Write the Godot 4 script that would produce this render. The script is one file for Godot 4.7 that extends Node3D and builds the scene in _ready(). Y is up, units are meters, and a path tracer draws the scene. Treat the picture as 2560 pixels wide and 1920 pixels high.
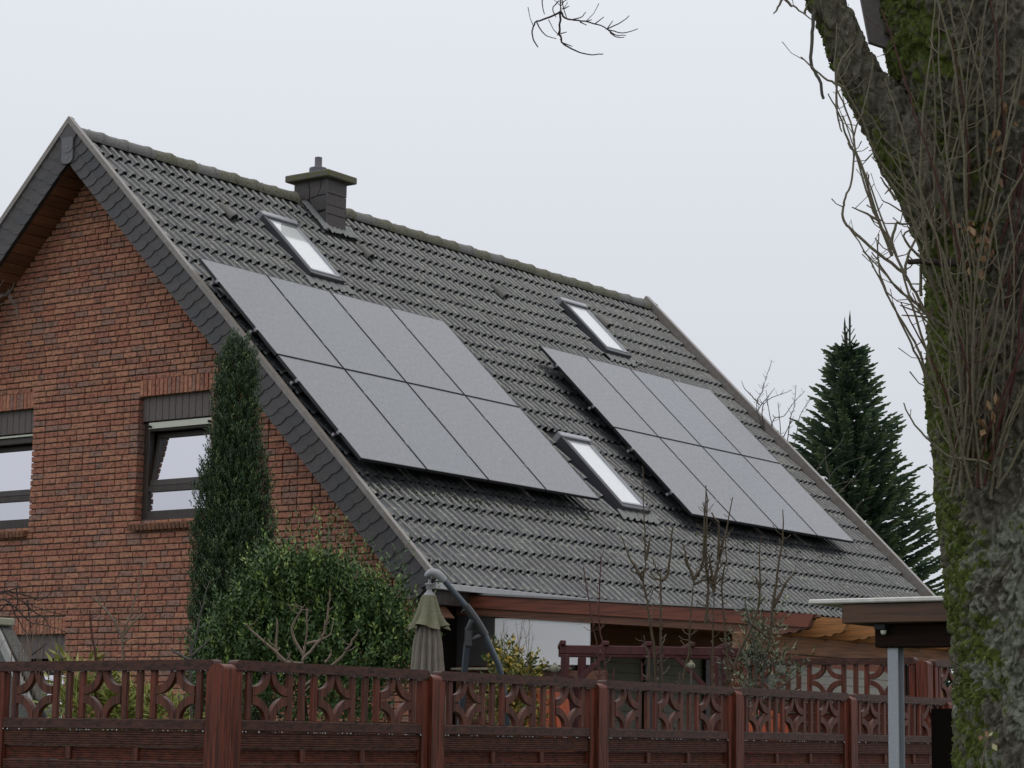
extends Node3D
# A brick house with a solar roof behind a carved wooden fence, on a wet overcast day.
# Axes: x runs along the gable (towards the eaves), -z along the ridge, y up.

# ---------------------------------------------------------------- mesh builder
class MB:
	var v := PackedVector3Array()
	var n := PackedVector3Array()
	var c := PackedColorArray()
	var i := PackedInt32Array()
	var col := Color(1, 1, 1)
	func vert(p: Vector3, nn: Vector3) -> int:
		v.append(p); n.append(nn); c.append(col)
		return v.size() - 1
	func tri_i(a: int, b: int, d: int):
		i.append(a); i.append(d); i.append(b)
	func tri(a: Vector3, b: Vector3, d: Vector3):
		var nn := (b - a).cross(d - a).normalized()
		var k := vert(a, nn)
		vert(b, nn); vert(d, nn)
		tri_i(k, k + 1, k + 2)
	func quad(a: Vector3, b: Vector3, d: Vector3, e: Vector3):
		var nn := (d - a).cross(e - b).normalized()
		var k := vert(a, nn)
		vert(b, nn); vert(d, nn); vert(e, nn)
		tri_i(k, k + 1, k + 2); tri_i(k, k + 2, k + 3)
	func box(lo: Vector3, hi: Vector3, xf := Transform3D()):
		var p := []
		for k in 8:
			p.append(xf * Vector3(hi.x if k & 1 else lo.x, hi.y if k & 2 else lo.y, hi.z if k & 4 else lo.z))
		quad(p[4], p[5], p[7], p[6]); quad(p[1], p[0], p[2], p[3])
		quad(p[5], p[1], p[3], p[7]); quad(p[0], p[4], p[6], p[2])
		quad(p[6], p[7], p[3], p[2]); quad(p[0], p[1], p[5], p[4])
	# box with chamfered edges
	func cbox(lo: Vector3, hi: Vector3, b: float, xf := Transform3D(), jit := 0.0, rng: RandomNumberGenerator = null):
		var P := {}
		for sx in [0, 1]:
			for sy in [0, 1]:
				for sz in [0, 1]:
					var q := Vector3(hi.x if sx else lo.x, hi.y if sy else lo.y, hi.z if sz else lo.z)
					if rng: q += Vector3(rng.randf_range(-jit, jit), rng.randf_range(-jit, jit), rng.randf_range(-jit, jit) * 0.6)
					var ix := Vector3(-b if sx else b, 0, 0)
					var iy := Vector3(0, -b if sy else b, 0)
					var iz := Vector3(0, 0, -b if sz else b)
					var key: int = sx + 2 * sy + 4 * sz
					P[key] = [xf * (q + iy + iz), xf * (q + ix + iz), xf * (q + ix + iy)]
		quad(P[4][2], P[5][2], P[7][2], P[6][2]); quad(P[1][2], P[0][2], P[2][2], P[3][2])
		quad(P[5][0], P[1][0], P[3][0], P[7][0]); quad(P[0][0], P[4][0], P[6][0], P[2][0])
		quad(P[6][1], P[7][1], P[3][1], P[2][1]); quad(P[0][1], P[1][1], P[5][1], P[4][1])
		# edges along x
		quad(P[4][1], P[5][1], P[5][2], P[4][2]); quad(P[6][2], P[7][2], P[7][1], P[6][1])
		quad(P[0][2], P[1][2], P[1][1], P[0][1]); quad(P[2][1], P[3][1], P[3][2], P[2][2])
		# edges along y
		quad(P[5][2], P[5][0], P[7][0], P[7][2]); quad(P[4][0], P[4][2], P[6][2], P[6][0])
		quad(P[1][0], P[1][2], P[3][2], P[3][0]); quad(P[0][2], P[0][0], P[2][0], P[2][2])
		# edges along z
		quad(P[5][1], P[1][1], P[1][0], P[5][0]); quad(P[0][1], P[4][1], P[4][0], P[0][0])
		quad(P[3][1], P[7][1], P[7][0], P[3][0]); quad(P[6][1], P[2][1], P[2][0], P[6][0])
		for k in 8:
			if (k & 1) ^ ((k >> 1) & 1) ^ ((k >> 2) & 1): tri(P[k][0], P[k][1], P[k][2])
			else: tri(P[k][0], P[k][2], P[k][1])
	# a flat outline in x/y pushed through z0..z1
	func prism(poly: PackedVector2Array, z0: float, z1: float, xf := Transform3D()):
		var t := Geometry2D.triangulate_polygon(poly)
		if Geometry2D.is_polygon_clockwise(poly):
			poly.reverse()
			t = Geometry2D.triangulate_polygon(poly)
		for k in range(0, t.size(), 3):
			var a := poly[t[k]]; var b := poly[t[k + 1]]; var d := poly[t[k + 2]]
			if (b - a).cross(d - a) < 0.0:
				var s := b; b = d; d = s
			tri(xf * Vector3(a.x, a.y, z1), xf * Vector3(b.x, b.y, z1), xf * Vector3(d.x, d.y, z1))
			tri(xf * Vector3(a.x, a.y, z0), xf * Vector3(d.x, d.y, z0), xf * Vector3(b.x, b.y, z0))
		for k in poly.size():
			var a := poly[k]; var b := poly[(k + 1) % poly.size()]
			quad(xf * Vector3(a.x, a.y, z0), xf * Vector3(b.x, b.y, z0), xf * Vector3(b.x, b.y, z1), xf * Vector3(a.x, a.y, z1))
	# a round tube along points
	func tube(pts: PackedVector3Array, r: PackedFloat32Array, sides := 6, cap := true):
		var m := pts.size()
		if m < 2: return
		var up := Vector3(0.31, 0.2, 0.93)
		var base := v.size()
		for k in m:
			var t := (pts[mini(k + 1, m - 1)] - pts[maxi(k - 1, 0)]).normalized()
			var a := t.cross(up)
			if a.length() < 0.05: a = t.cross(Vector3(0.9, 0.1, 0.2))
			a = a.normalized()
			var b := t.cross(a)
			up = b.cross(t).normalized() if false else up
			for s in sides:
				var w := TAU * s / sides
				var d := a * cos(w) + b * sin(w)
				vert(pts[k] + d * r[k], d)
		for k in m - 1:
			for s in sides:
				var p0 := base + k * sides + s
				var p1 := base + k * sides + (s + 1) % sides
				tri_i(p0, p1, p1 + sides); tri_i(p0, p1 + sides, p0 + sides)
		if cap:
			for e in [0, m - 1]:
				var t := (pts[1] - pts[0]).normalized() * -1.0 if e == 0 else (pts[m - 1] - pts[m - 2]).normalized()
				var cc := vert(pts[e] + t * r[e] * 0.35, t)
				for s in sides:
					var q0: int = base + e * sides + s
					var q1: int = base + e * sides + (s + 1) % sides
					if e == 0: tri_i(cc, q1, q0)
					else: tri_i(cc, q0, q1)
	# turned shape: profile of (radius, height) round the y axis of xf
	func lathe(prof: PackedVector2Array, sides := 20, xf := Transform3D()):
		var base := v.size()
		var m := prof.size()
		for k in m:
			var t := prof[mini(k + 1, m - 1)] - prof[maxi(k - 1, 0)]
			var nr := Vector2(t.y, -t.x).normalized()
			for s in sides:
				var w := TAU * s / sides
				vert(xf * Vector3(cos(w) * prof[k].x, prof[k].y, -sin(w) * prof[k].x), (xf.basis * Vector3(cos(w) * nr.x, nr.y, -sin(w) * nr.x)).normalized())
		for k in m - 1:
			for s in sides:
				var p0 := base + k * sides + s
				var p1 := base + k * sides + (s + 1) % sides
				tri_i(p0, p1, p1 + sides); tri_i(p0, p1 + sides, p0 + sides)
	func leaf(p: Vector3, d: Vector3, side: Vector3, l: float, w: float):
		# two-triangle-wide leaf folded along its middle
		var nn := side.cross(d).normalized()
		var a := p; var tip := p + d * l
		var m := p + d * l * 0.45 + nn * w * 0.12
		var k := vert(a, nn)
		vert(m + side * w * 0.5 - nn * w * 0.12, (nn + side * 0.3).normalized()); vert(tip, nn); vert(m - side * w * 0.5 - nn * w * 0.12, (nn - side * 0.3).normalized())
		tri_i(k, k + 1, k + 2); tri_i(k, k + 2, k + 3)
	func add(o: MB, xf := Transform3D()):
		var base := v.size()
		for k in o.v.size():
			v.append(xf * o.v[k]); n.append((xf.basis * o.n[k]).normalized()); c.append(o.c[k])
		for k in o.i.size(): i.append(base + o.i[k])
	func mesh() -> ArrayMesh:
		var a := []
		a.resize(Mesh.ARRAY_MAX)
		a[Mesh.ARRAY_VERTEX] = v; a[Mesh.ARRAY_NORMAL] = n; a[Mesh.ARRAY_COLOR] = c; a[Mesh.ARRAY_INDEX] = i
		var m := ArrayMesh.new()
		m.add_surface_from_arrays(Mesh.PRIMITIVE_TRIANGLES, a)
		return m

# ---------------------------------------------------------------- scene helpers
var taken := {}
var base_of := {}
var M := {}
var R := RandomNumberGenerator.new()

func numbered(parent: Node, called: String) -> String:
	var key := str(parent.get_instance_id()) + "/" + called
	var k: int = taken.get(key, 0)
	taken[key] = k + 1
	return called if k == 0 else "%s_%03d" % [called, k]

func thing(called: String, label: String, category: String, at: Vector3, group := "") -> Node3D:
	var o := Node3D.new()
	o.name = numbered(self, called)
	add_child(o)
	o.position = at
	base_of[o] = at
	tag(o, label, category, group)
	return o

func tag(o: Node, label: String, category: String, group := ""):
	o.set_meta("label", label)
	o.set_meta("category", category)
	if group != "": o.set_meta("group", group)

# one mesh; its points are in world axes unless a place is given
func part(called: String, mesh: Mesh, mat: Material, parent: Node, xf := Transform3D()) -> MeshInstance3D:
	var o := MeshInstance3D.new()
	o.mesh = mesh
	o.material_override = mat
	o.name = numbered(parent, called)
	parent.add_child(o)
	o.transform = Transform3D(xf.basis, xf.origin - base_of.get(parent, Vector3.ZERO))
	return o

func whole(called: String, mesh: Mesh, mat: Material, label: String, category: String, group := "") -> MeshInstance3D:
	var o := part(called, mesh, mat, self)
	tag(o, label, category, group)
	return o

func setting(called: String, mesh: Mesh, mat: Material) -> MeshInstance3D:
	var o := part(called, mesh, mat, self)
	o.set_meta("kind", "structure")
	return o

func copy_thing(o: Node3D, called: String, label: String, xf: Transform3D) -> Node3D:
	var c: Node3D = o.duplicate()
	c.name = numbered(self, called)
	add_child(c)
	c.transform = xf
	c.set_meta("label", label)
	return c

func pts(a: Array) -> PackedVector3Array:
	var p := PackedVector3Array()
	for k in range(0, a.size(), 3): p.append(Vector3(a[k], a[k + 1], a[k + 2]))
	return p

func taper(m: int, r0: float, r1: float) -> PackedFloat32Array:
	var r := PackedFloat32Array()
	for k in m: r.append(lerpf(r0, r1, float(k) / maxf(m - 1, 1)))
	return r

# a polyline made round by a spline
func smooth(p: PackedVector3Array, per := 3) -> PackedVector3Array:
	if p.size() < 3: return p
	var o := PackedVector3Array()
	for k in p.size() - 1:
		var a := p[maxi(k - 1, 0)]; var b := p[k]; var c := p[k + 1]; var d := p[mini(k + 2, p.size() - 1)]
		for s in per: o.append(b.cubic_interpolate(c, a, d, float(s) / per))
	o.append(p[p.size() - 1])
	return o

# ---------------------------------------------------------------- materials
func lin(r: float, g: float, b: float) -> Color:
	return Color(r, g, b).linear_to_srgb()

func plain(c: Color, rough := 0.8, metal := 0.0, spec := 0.5) -> StandardMaterial3D:
	var m := StandardMaterial3D.new()
	m.albedo_color = c
	m.roughness = rough
	m.metallic = metal
	m.metallic_specular = spec
	return m

func noise(freq: float, sd: int, oct := 4, kind := FastNoiseLite.TYPE_SIMPLEX_SMOOTH) -> FastNoiseLite:
	var f := FastNoiseLite.new()
	f.noise_type = kind
	f.frequency = freq
	f.seed = sd
	f.fractal_octaves = oct
	return f

func ramp_tex(freq: float, sd: int, stops: Array, oct := 4, kind := FastNoiseLite.TYPE_SIMPLEX_SMOOTH, size := 512) -> NoiseTexture2D:
	var t := NoiseTexture2D.new()
	t.width = size; t.height = size
	t.seamless = true
	t.noise = noise(freq, sd, oct, kind)
	var g := Gradient.new()
	var off := PackedFloat32Array(); var cs := PackedColorArray()
	for s in stops:
		off.append(s[0]); cs.append(s[1])
	g.offsets = off; g.colors = cs
	t.color_ramp = g
	return t

func bump_tex(freq: float, sd: int, strength: float, oct := 4, kind := FastNoiseLite.TYPE_SIMPLEX_SMOOTH, size := 512) -> NoiseTexture2D:
	var t := NoiseTexture2D.new()
	t.width = size; t.height = size
	t.seamless = true
	t.noise = noise(freq, sd, oct, kind)
	t.as_normal_map = true
	t.bump_strength = strength
	return t

# noise-coloured surface; metres = size of one repeat of the pattern
func grainy(stops: Array, metres: float, freq: float, sd: int, rough: float, bump := 0.0, bfreq := 0.05, stretch := Vector3.ONE, spec := 0.5) -> StandardMaterial3D:
	var m := plain(Color(1, 1, 1), rough, 0.0, spec)
	m.albedo_texture = ramp_tex(freq, sd, stops)
	m.uv1_triplanar = true
	m.uv1_world_triplanar = true
	m.uv1_scale = stretch / metres
	if bump > 0.0:
		m.normal_enabled = true
		m.normal_scale = bump
		m.normal_texture = bump_tex(bfreq, sd + 7, 6.0)
	return m

func wood(c: Color, sd: int, along: Vector3, rough := 0.55) -> StandardMaterial3D:
	# grain drawn out along one axis, with darker weathered streaks
	var st := Vector3.ONE - along * 0.95
	return grainy([[0.0, c * Color(0.7, 0.7, 0.72)], [0.38, c * Color(0.9, 0.9, 0.9)], [0.55, c], [0.75, c * Color(1.07, 1.05, 1.03)], [1.0, c * Color(0.86, 0.88, 0.9)]], 0.22, 0.012, sd, rough, 0.18, 0.03, st)

# ---------------------------------------------------------------- the house
const PHI := 0.784122
const OX := -17.642
const OY := 6.973
const APEX := Vector3(-19.749, 8.919, -18.36)
const WZ := -18.8
const HC := -0.20          # tile crests lie this far below the face of the solar panels
const ROW0 := -2.378
const ROWP := 0.3412
const COL0 := 18.44
var house: Node3D

func rp(z: float, v: float, h: float) -> Vector3:
	return Vector3(OX + cos(PHI) * v + sin(PHI) * h, OY - sin(PHI) * v + cos(PHI) * h, -z)

func roof_basis() -> Basis:
	return Basis(Vector3(0, 0, -1), Vector3(sin(PHI), cos(PHI), 0), Vector3(cos(PHI), -sin(PHI), 0))

# a box given in roof coordinates: z along the ridge, v down the slope, h off the panel plane
func roof_box(mb: MB, z0: float, z1: float, v0: float, v1: float, h0: float, h1: float, bev := 0.0):
	var xf := Transform3D(roof_basis(), rp(0, 0, 0))
	if bev > 0.0: mb.cbox(Vector3(z0, h0, v0), Vector3(z1, h1, v1), bev, xf)
	else: mb.box(Vector3(z0, h0, v0), Vector3(z1, h1, v1), xf)

# the verge plane: a = metres down the slope from the apex, p = metres square to it, side +1 right slope
func vp(a: float, p: float, z: float, side := 1.0) -> Vector3:
	return Vector3(APEX.x + side * (a * cos(PHI) - p * sin(PHI)), APEX.y - a * sin(PHI) - p * cos(PHI), z)

func roof_line(x: float, p: float) -> float:
	return APEX.y - absf(x - APEX.x) * tan(PHI) - p / cos(PHI)

const HOLES := [[-18.84, -17.68, 4.05, 5.498, 5.698], [-21.80, -20.62, 4.05, 5.498, 5.698], [-21.08, -19.90, 1.20, 2.757, 2.957]]

func build_house():
	house = thing("brick_house", "red brick gabled house with grey tiled roof carrying solar panels", "house", Vector3(-19.749, 0, -25))
	build_walls()
	build_roof()
	build_verges()
	for k in 3: build_gable_window(k)
	roof_window(21.40, 0.68, -1.92, -0.62, "roof window beside the chimney")
	roof_window(28.22, 0.68, -1.96, -0.68, "roof window near the far verge")
	roof_window(24.25, 0.68, 1.88, 3.34, "roof window between the two panel arrays")
	build_chimney()
	build_eaves()

func wall_prisms(mb: MB, z0: float, z1: float, x0: float, x1: float, holes: Array, top: Callable):
	var xs := [x0, x1, APEX.x]
	for h in holes: xs.append_array([h[0], h[1]])
	xs.sort()
	for k in xs.size() - 1:
		var a: float = xs[k]; var b: float = xs[k + 1]
		if b - a < 0.001: continue
		var cuts := []
		for h in holes:
			if h[0] < (a + b) / 2 and h[1] > (a + b) / 2: cuts.append(h)
		cuts.sort_custom(func(p, q): return p[2] < q[2])
		var y := 0.0
		for h in cuts:
			mb.prism(PackedVector2Array([Vector2(a, y), Vector2(b, y), Vector2(b, h[2]), Vector2(a, h[2])]), z0, z1)
			y = h[3]
		mb.prism(PackedVector2Array([Vector2(a, y), Vector2(b, y), Vector2(b, top.call(b)), Vector2(a, top.call(a))]), z0, z1)

func build_walls():
	var mb := MB.new()
	var wide := []
	for h in HOLES: wide.append([h[0] - 0.012, h[1] + 0.012, h[2] - 0.012, h[3] + 0.012])
	wall_prisms(mb, WZ - 0.30, WZ - 0.030, -25.0, -14.5, wide, func(x): return roof_line(x, 0.40))
	var wall := part("wall", mb.mesh(), M.mortar, house)
	# bricks: a wild bond of stretchers and headers
	var rng := RandomNumberGenerator.new(); rng.seed = 11
	var tones := [Color(0.50, 0.225, 0.150), Color(0.45, 0.19, 0.13), Color(0.54, 0.26, 0.17), Color(0.41, 0.20, 0.145), Color(0.55, 0.265, 0.17), Color(0.37, 0.215, 0.165), Color(0.48, 0.205, 0.137)]
	var shapes := []      # [mesh builder, mesh] for every tone, stretchers then headers
	for l in [0.209, 0.099]:
		for k in tones.size():
			var b := MB.new(); b.col = tones[k]
			b.cbox(Vector3(0, 0, -0.125), Vector3(l, 0.0575, 0), 0.005, Transform3D(), 0.0035, rng)
			shapes.append([b, b.mesh()])
	var rest := MB.new()
	var spots := []
	var row := -58
	while true:
		var y := 5.698 + row * 0.0715
		if y > 8.45: break
		row += 1
		var half := (APEX.y - 0.395 / cos(PHI) - (y + 0.035)) / tan(PHI)
		if half < 0.12: continue
		var lo: float = maxf(APEX.x - half, -25.0); var hi: float = minf(APEX.x + half, -14.5)
		var gaps := []
		for h in HOLES:
			if y + 0.035 > h[2] and y + 0.035 < h[4]: gaps.append([h[0] + (0.0 if y + 0.035 < h[3] else 0.008), h[1] - (0.0 if y + 0.035 < h[3] else 0.008)])
		gaps.sort_custom(func(p, q): return p[0] < q[0])
		var runs := []
		var x := lo
		for g in gaps:
			if g[0] > x: runs.append([x, minf(g[0], hi)])
			x = maxf(x, g[1])
		if x < hi: runs.append([x, hi])
		for r in runs:
			x = r[0]
			if rng.randf() < 0.5 and r[0] == lo: x -= rng.randf_range(0.02, 0.09)
			while x < r[1] - 0.03:
				var header := rng.randf() < 0.24
				var l := 0.0995 if header else 0.2095
				if x + l > r[1]: l = r[1] - x
				if r[1] - x - l < 0.05: l = r[1] - x
				spots.append([x, y, l, header, rng.randi() % tones.size(), rng.randf_range(-0.004, 0.004), rng.randf_range(-0.006, 0.006)])
				x += l + 0.011
	var order := []
	for k in spots.size():
		var s: Array = spots[k]
		var full: bool = absf(s[2] - (0.0995 if s[3] else 0.2095)) < 0.001
		var hidden: bool = s[1] < 2.2 or (s[0] > -17.95 and s[0] < -16.75) or s[0] < -21.2 or (s[0] > -16.9 and s[1] < 3.6)
		if full and not hidden: order.append([Vector3(s[0], s[1] - 1.6, WZ).length(), k])
	order.sort_custom(func(p, q): return p[0] < q[0])
	var single := {}
	for k in mini(300, order.size()): single[order[k][1]] = true
	for k in spots.size():
		var s: Array = spots[k]
		var sh: Array = shapes[s[4] + (tones.size() if s[3] else 0)]
		var xf := Transform3D(Basis(Vector3(0, 0, 1), s[6]), Vector3(s[0], s[1], WZ + s[5]))
		if single.has(k): part("brick", sh[1], M.brick, wall, xf)
		else: rest.add(sh[0], xf * Transform3D(Basis().scaled(Vector3(s[2] / (0.099 if s[3] else 0.209), 1, 1)), Vector3.ZERO))
	var o := part("bricks", rest.mesh(), M.brick, wall)
	o.set_meta("kind", "stuff")
	# soldier courses over the windows
	var sm := []
	for k in tones.size():
		var b := MB.new(); b.col = tones[k] * Color(1.05, 1.05, 1.05)
		b.cbox(Vector3(-0.0265, 0, -0.06), Vector3(0.0265, 0.196, 0), 0.004, Transform3D(), 0.0035, rng)
		sm.append(b.mesh())
	for h in HOLES:
		var n := int(round((h[1] - h[0]) / 0.0632))
		for k in n:
			part("soldier_brick", sm[rng.randi() % sm.size()], M.brick, wall, Transform3D(Basis(Vector3(0, 0, 1), rng.randf_range(-0.01, 0.01)), Vector3(h[0] + (k + 0.5) * (h[1] - h[0]) / n, h[3] + 0.001, WZ + rng.randf_range(-0.003, 0.005))))
	# the long side and the back
	mb = MB.new()
	mb.box(Vector3(-14.8, 0, -31.0), Vector3(-14.5, 3.3, WZ - 0.302))
	part("side_wall", mb.mesh(), M.brick_far, house)
	mb = MB.new()
	mb.box(Vector3(-25.0, 0, -31.0), Vector3(-24.7, 3.3, WZ - 0.302))
	part("side_wall", mb.mesh(), M.brick_far, house)
	mb = MB.new()
	wall_prisms(mb, -31.3, -31.002, -25.0, -14.5, [], func(x): return roof_line(x, 0.42))
	part("rear_wall", mb.mesh(), M.brick_far, house)
	# pale boarding on the terrace side
	var sd: MeshInstance3D = null
	for k in 22:
		mb = MB.new()
		mb.cbox(Vector3(-14.498, 0.16 + k * 0.112, -29.5), Vector3(-14.475, 0.268 + k * 0.112, -20.1), 0.004, Transform3D(Basis(), Vector3.ZERO))
		part("siding_board", mb.mesh(), M.siding, house)
	for z in [-21.6, -23.0, -24.4, -25.8]:
		mb = MB.new()
		mb.cbox(Vector3(-14.47, 0.05, z - 0.09), Vector3(-14.42, 2.62, z + 0.09), 0.006)
		part("door_post", mb.mesh(), M.dark_frame, house)

func tile_mesh(w0: float, w1: float, up_len: float, col: Color) -> MB:
	# two rolls on a flat pan; z = 0 is the lower edge, -z runs up the slope
	var mb := MB.new(); mb.col = col
	# half-round rolls with flat pans between, as points across one roll
	var xs := [[0.0, -0.064], [0.020, -0.062], [0.029, -0.044], [0.047, -0.012], [0.075, 0.0], [0.103, -0.012], [0.121, -0.044], [0.130, -0.062], [0.15, -0.064]]
	var row := []
	for q in xs: row.append(q)
	for q in xs.slice(1): row.append([q[0] + 0.15, q[1]])
	var drop := 0.040 * up_len / ROWP if up_len < 0.5 else 0.030
	for k in row.size() - 1:
		var q := []
		for e in 2:
			var j: int = k + e
			var lo: Array = row[maxi(j - 1, 0)]; var hi: Array = row[mini(j + 1, row.size() - 1)]
			var dy: float = (hi[1] - lo[1]) / (hi[0] - lo[0])
			q.append([row[j][0], row[j][1], Vector3(-dy, 1, 0.11).normalized()])
		var i0 := mb.vert(Vector3(q[0][0], q[0][1], 0), q[0][2]); mb.vert(Vector3(q[1][0], q[1][1], 0), q[1][2])
		mb.vert(Vector3(q[1][0], q[1][1] - drop, -up_len), q[1][2]); mb.vert(Vector3(q[0][0], q[0][1] - drop, -up_len), q[0][2])
		mb.tri_i(i0, i0 + 1, i0 + 2); mb.tri_i(i0, i0 + 2, i0 + 3)
		mb.quad(Vector3(q[0][0], q[0][1] - 0.016, -0.004), Vector3(q[1][0], q[1][1] - 0.016, -0.004), Vector3(q[1][0], q[1][1], 0), Vector3(q[0][0], q[0][1], 0))
	return mb

func build_roof():
	# boarding under the tiles, both slopes
	var mb := MB.new()
	roof_box(mb, 18.42, 31.36, -2.75, 5.02, -0.42, -0.29)
	var roof := part("roof", mb.mesh(), M.under, house)
	mb = MB.new()
	for side in [-1.0]:
		mb.quad(vp(0.12, 0.05, -18.4, side), vp(8.1, 0.05, -18.4, side), vp(8.1, 0.05, -31.3, side), vp(0.12, 0.05, -31.3, side))
		mb.quad(vp(0.12, 0.30, -18.4, side), vp(8.1, 0.30, -18.4, side), vp(8.1, 0.30, -31.3, side), vp(0.12, 0.30, -31.3, side))
		mb.quad(vp(8.1, 0.05, -18.4, side), vp(8.1, 0.30, -18.4, side), vp(8.1, 0.30, -31.3, side), vp(8.1, 0.05, -31.3, side))
	part("far_slope", mb.mesh(), M.tile_far, house)
	# tiles
	var rng := RandomNumberGenerator.new(); rng.seed = 5
	var tones := [Color(0.088, 0.094, 0.103), Color(0.107, 0.113, 0.122), Color(0.074, 0.080, 0.088), Color(0.093, 0.100, 0.106), Color(0.125, 0.130, 0.137), Color(0.080, 0.085, 0.092)]
	var shapes := []
	for up_len in [0.40, 0.56]:
		for t in tones:
			var b := tile_mesh(0, 0.30, up_len, t)
			shapes.append([b, b.mesh()])
	var rb := roof_basis()
	var spots := []
	var windows := [[21.0, 21.8, -1.92, -0.62], [27.9, 28.5, -1.96, -0.68], [23.9, 24.6, 1.88, 3.34]]
	for r in 23:
		for c in 43:
			var z := COL0 + c * 0.30
			var v := ROW0 + r * ROWP
			var cut := false
			for w in windows:
				if z + 0.15 > w[0] and z + 0.15 < w[1] and v - 0.17 > w[2] and v - 0.17 < w[3]: cut = true
			if r == 0 and z + 0.15 > 22.5 and z + 0.15 < 23.0: cut = true
			if cut: continue
			var hid := (z < 23.0 and v > 0.15 and v < 3.4 and z > 18.5) or (z > 25.4 and z < 29.7 and v > 0.2 and v < 3.4)
			spots.append([z, v, r, hid, rng.randi() % tones.size(), rng.randf_range(-0.0035, 0.0035), rng.randf_range(-0.006, 0.006)])
	var order := []
	for k in spots.size():
		if not spots[k][3]: order.append([(rp(spots[k][0], spots[k][1], HC) - Vector3(0, 1.6, 0)).length(), k])
	order.sort_custom(func(p, q): return p[0] < q[0])
	var single := {}
	for k in 300: single[order[k][1]] = true
	var rest := MB.new()
	for k in spots.size():
		var s: Array = spots[k]
		var sh: Array = shapes[s[4] + (tones.size() if s[2] == 0 else 0)]
		var xf := Transform3D(rb * Basis(Vector3(0, 1, 0), s[6]), rp(s[0], s[1] + s[6] * 0.6, HC + s[5]))
		if single.has(k): part("roof_tile", sh[1], M.tile, roof, xf)
		else: rest.add(sh[0], xf)
	var o := part("roof_tiles", rest.mesh(), M.tile, roof)
	o.set_meta("kind", "stuff")
	# ridge tiles: half barrels, each lapping the next
	var rt := MB.new(); rt.col = Color(0.19, 0.188, 0.182)
	for k in 8:
		for e in 3:
			var w0 := deg_to_rad(-112 + k * 28.0); var w1 := deg_to_rad(-112 + (k + 1) * 28.0)
			var zz := [0.0, -0.05, -0.06, -0.43]
			var rr := [0.150, 0.150, 0.138, 0.128]
			var q := []
			for a in [[w0, e], [w1, e], [w1, e + 1], [w0, e + 1]]:
				var d := Vector3(sin(a[0]), cos(a[0]), 0)
				q.append([Vector3(d.x * rr[a[1]], d.y * rr[a[1]] * 0.86, zz[a[1]]), d])
			var i0 := rt.vert(q[0][0], q[0][1])
			for j in [1, 2, 3]: rt.vert(q[j][0], q[j][1])
			rt.tri_i(i0, i0 + 1, i0 + 2); rt.tri_i(i0, i0 + 2, i0 + 3)
		var a0 := deg_to_rad(-112 + k * 28.0); var a1 := deg_to_rad(-112 + (k + 1) * 28.0)
		rt.quad(Vector3(sin(a0) * 0.13, cos(a0) * 0.11, 0.0), Vector3(sin(a1) * 0.13, cos(a1) * 0.11, 0.0), Vector3(sin(a1) * 0.15, cos(a1) * 0.129, 0.0), Vector3(sin(a0) * 0.15, cos(a0) * 0.129, 0.0))
	var rm := rt.mesh()
	var z := 18.47
	var first := true
	while z < 31.2:
		var chim := z > 22.3 and z < 22.8
		if not chim:
			# the thick end of each tile faces away from the near gable
			part("ridge_tile", rm, M.ridge_clean if rng.randf() < 0.34 or z < 19.6 else M.ridge_moss, roof, Transform3D(Basis(Vector3(0, 1, 0), PI + rng.randf_range(-0.012, 0.012)), Vector3(APEX.x + rng.randf_range(-0.006, 0.006), 8.708 + rng.randf_range(-0.006, 0.006), -z - 0.40)))
		z += 0.395
	# vent tiles
	for s in [[20.42, -1.62], [23.10, -1.60], [26.16, -1.56], [28.87, -1.55]]:
		mb = MB.new(); mb.col = Color(0.17, 0.168, 0.155)
		for k in 8:
			var w0 := PI * k / 8.0; var w1 := PI * (k + 1) / 8.0
			var f := func(w: float, l: float, t: float): return rp(s[0] - cos(w) * 0.062 * t, s[1] - l, HC - 0.03 + sin(w) * 0.095 * t * (1.0 if l < 0.1 else 0.42))
			mb.quad(f.call(w0, 0.0, 1.0), f.call(w1, 0.0, 1.0), f.call(w1, 0.30, 0.9), f.call(w0, 0.30, 0.9))
			mb.quad(f.call(w0, 0.0, 0.82), f.call(w1, 0.0, 0.82), f.call(w1, 0.0, 1.0), f.call(w0, 0.0, 1.0))
			mb.quad(f.call(w0, 0.012, 0.82), f.call(w1, 0.012, 0.82), f.call(w1, 0.08, 0.8), f.call(w0, 0.08, 0.8))
		part("vent_hood", mb.mesh(), M.ridge_clean, roof)
	# moss caught on the tiles below the panels
	mb = MB.new()
	for k in 900:
		var left := k % 2 == 0
		var zz: float = (rng.randf_range(18.6, 23.0) if left else rng.randf_range(25.4, 29.8))
		var vv: float = (3.58 if left else 3.56) + absf(rng.randfn(0.0, 0.09))
		var ph := 0.5 - 0.5 * cos(TAU * (zz - COL0) / 0.15)
		if ph > 0.75: continue
		var p := rp(zz, vv, HC - 0.044 * (1.0 - ph) - 0.02)
		mb.col = Color(0.035, 0.04, 0.012).lerp(Color(0.075, 0.085, 0.02), rng.randf())
		for j in 3:
			var d := Vector3(rng.randfn(), absf(rng.randfn()) + 0.4, rng.randfn()).normalized()
			mb.leaf(p, d, d.cross(Vector3(rng.randfn(), rng.randfn(), rng.randfn())).normalized(), rng.randf_range(0.02, 0.045), 0.018)
	o = part("moss", mb.mesh(), M.leafy, roof)
	o.set_meta("kind", "stuff")

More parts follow.
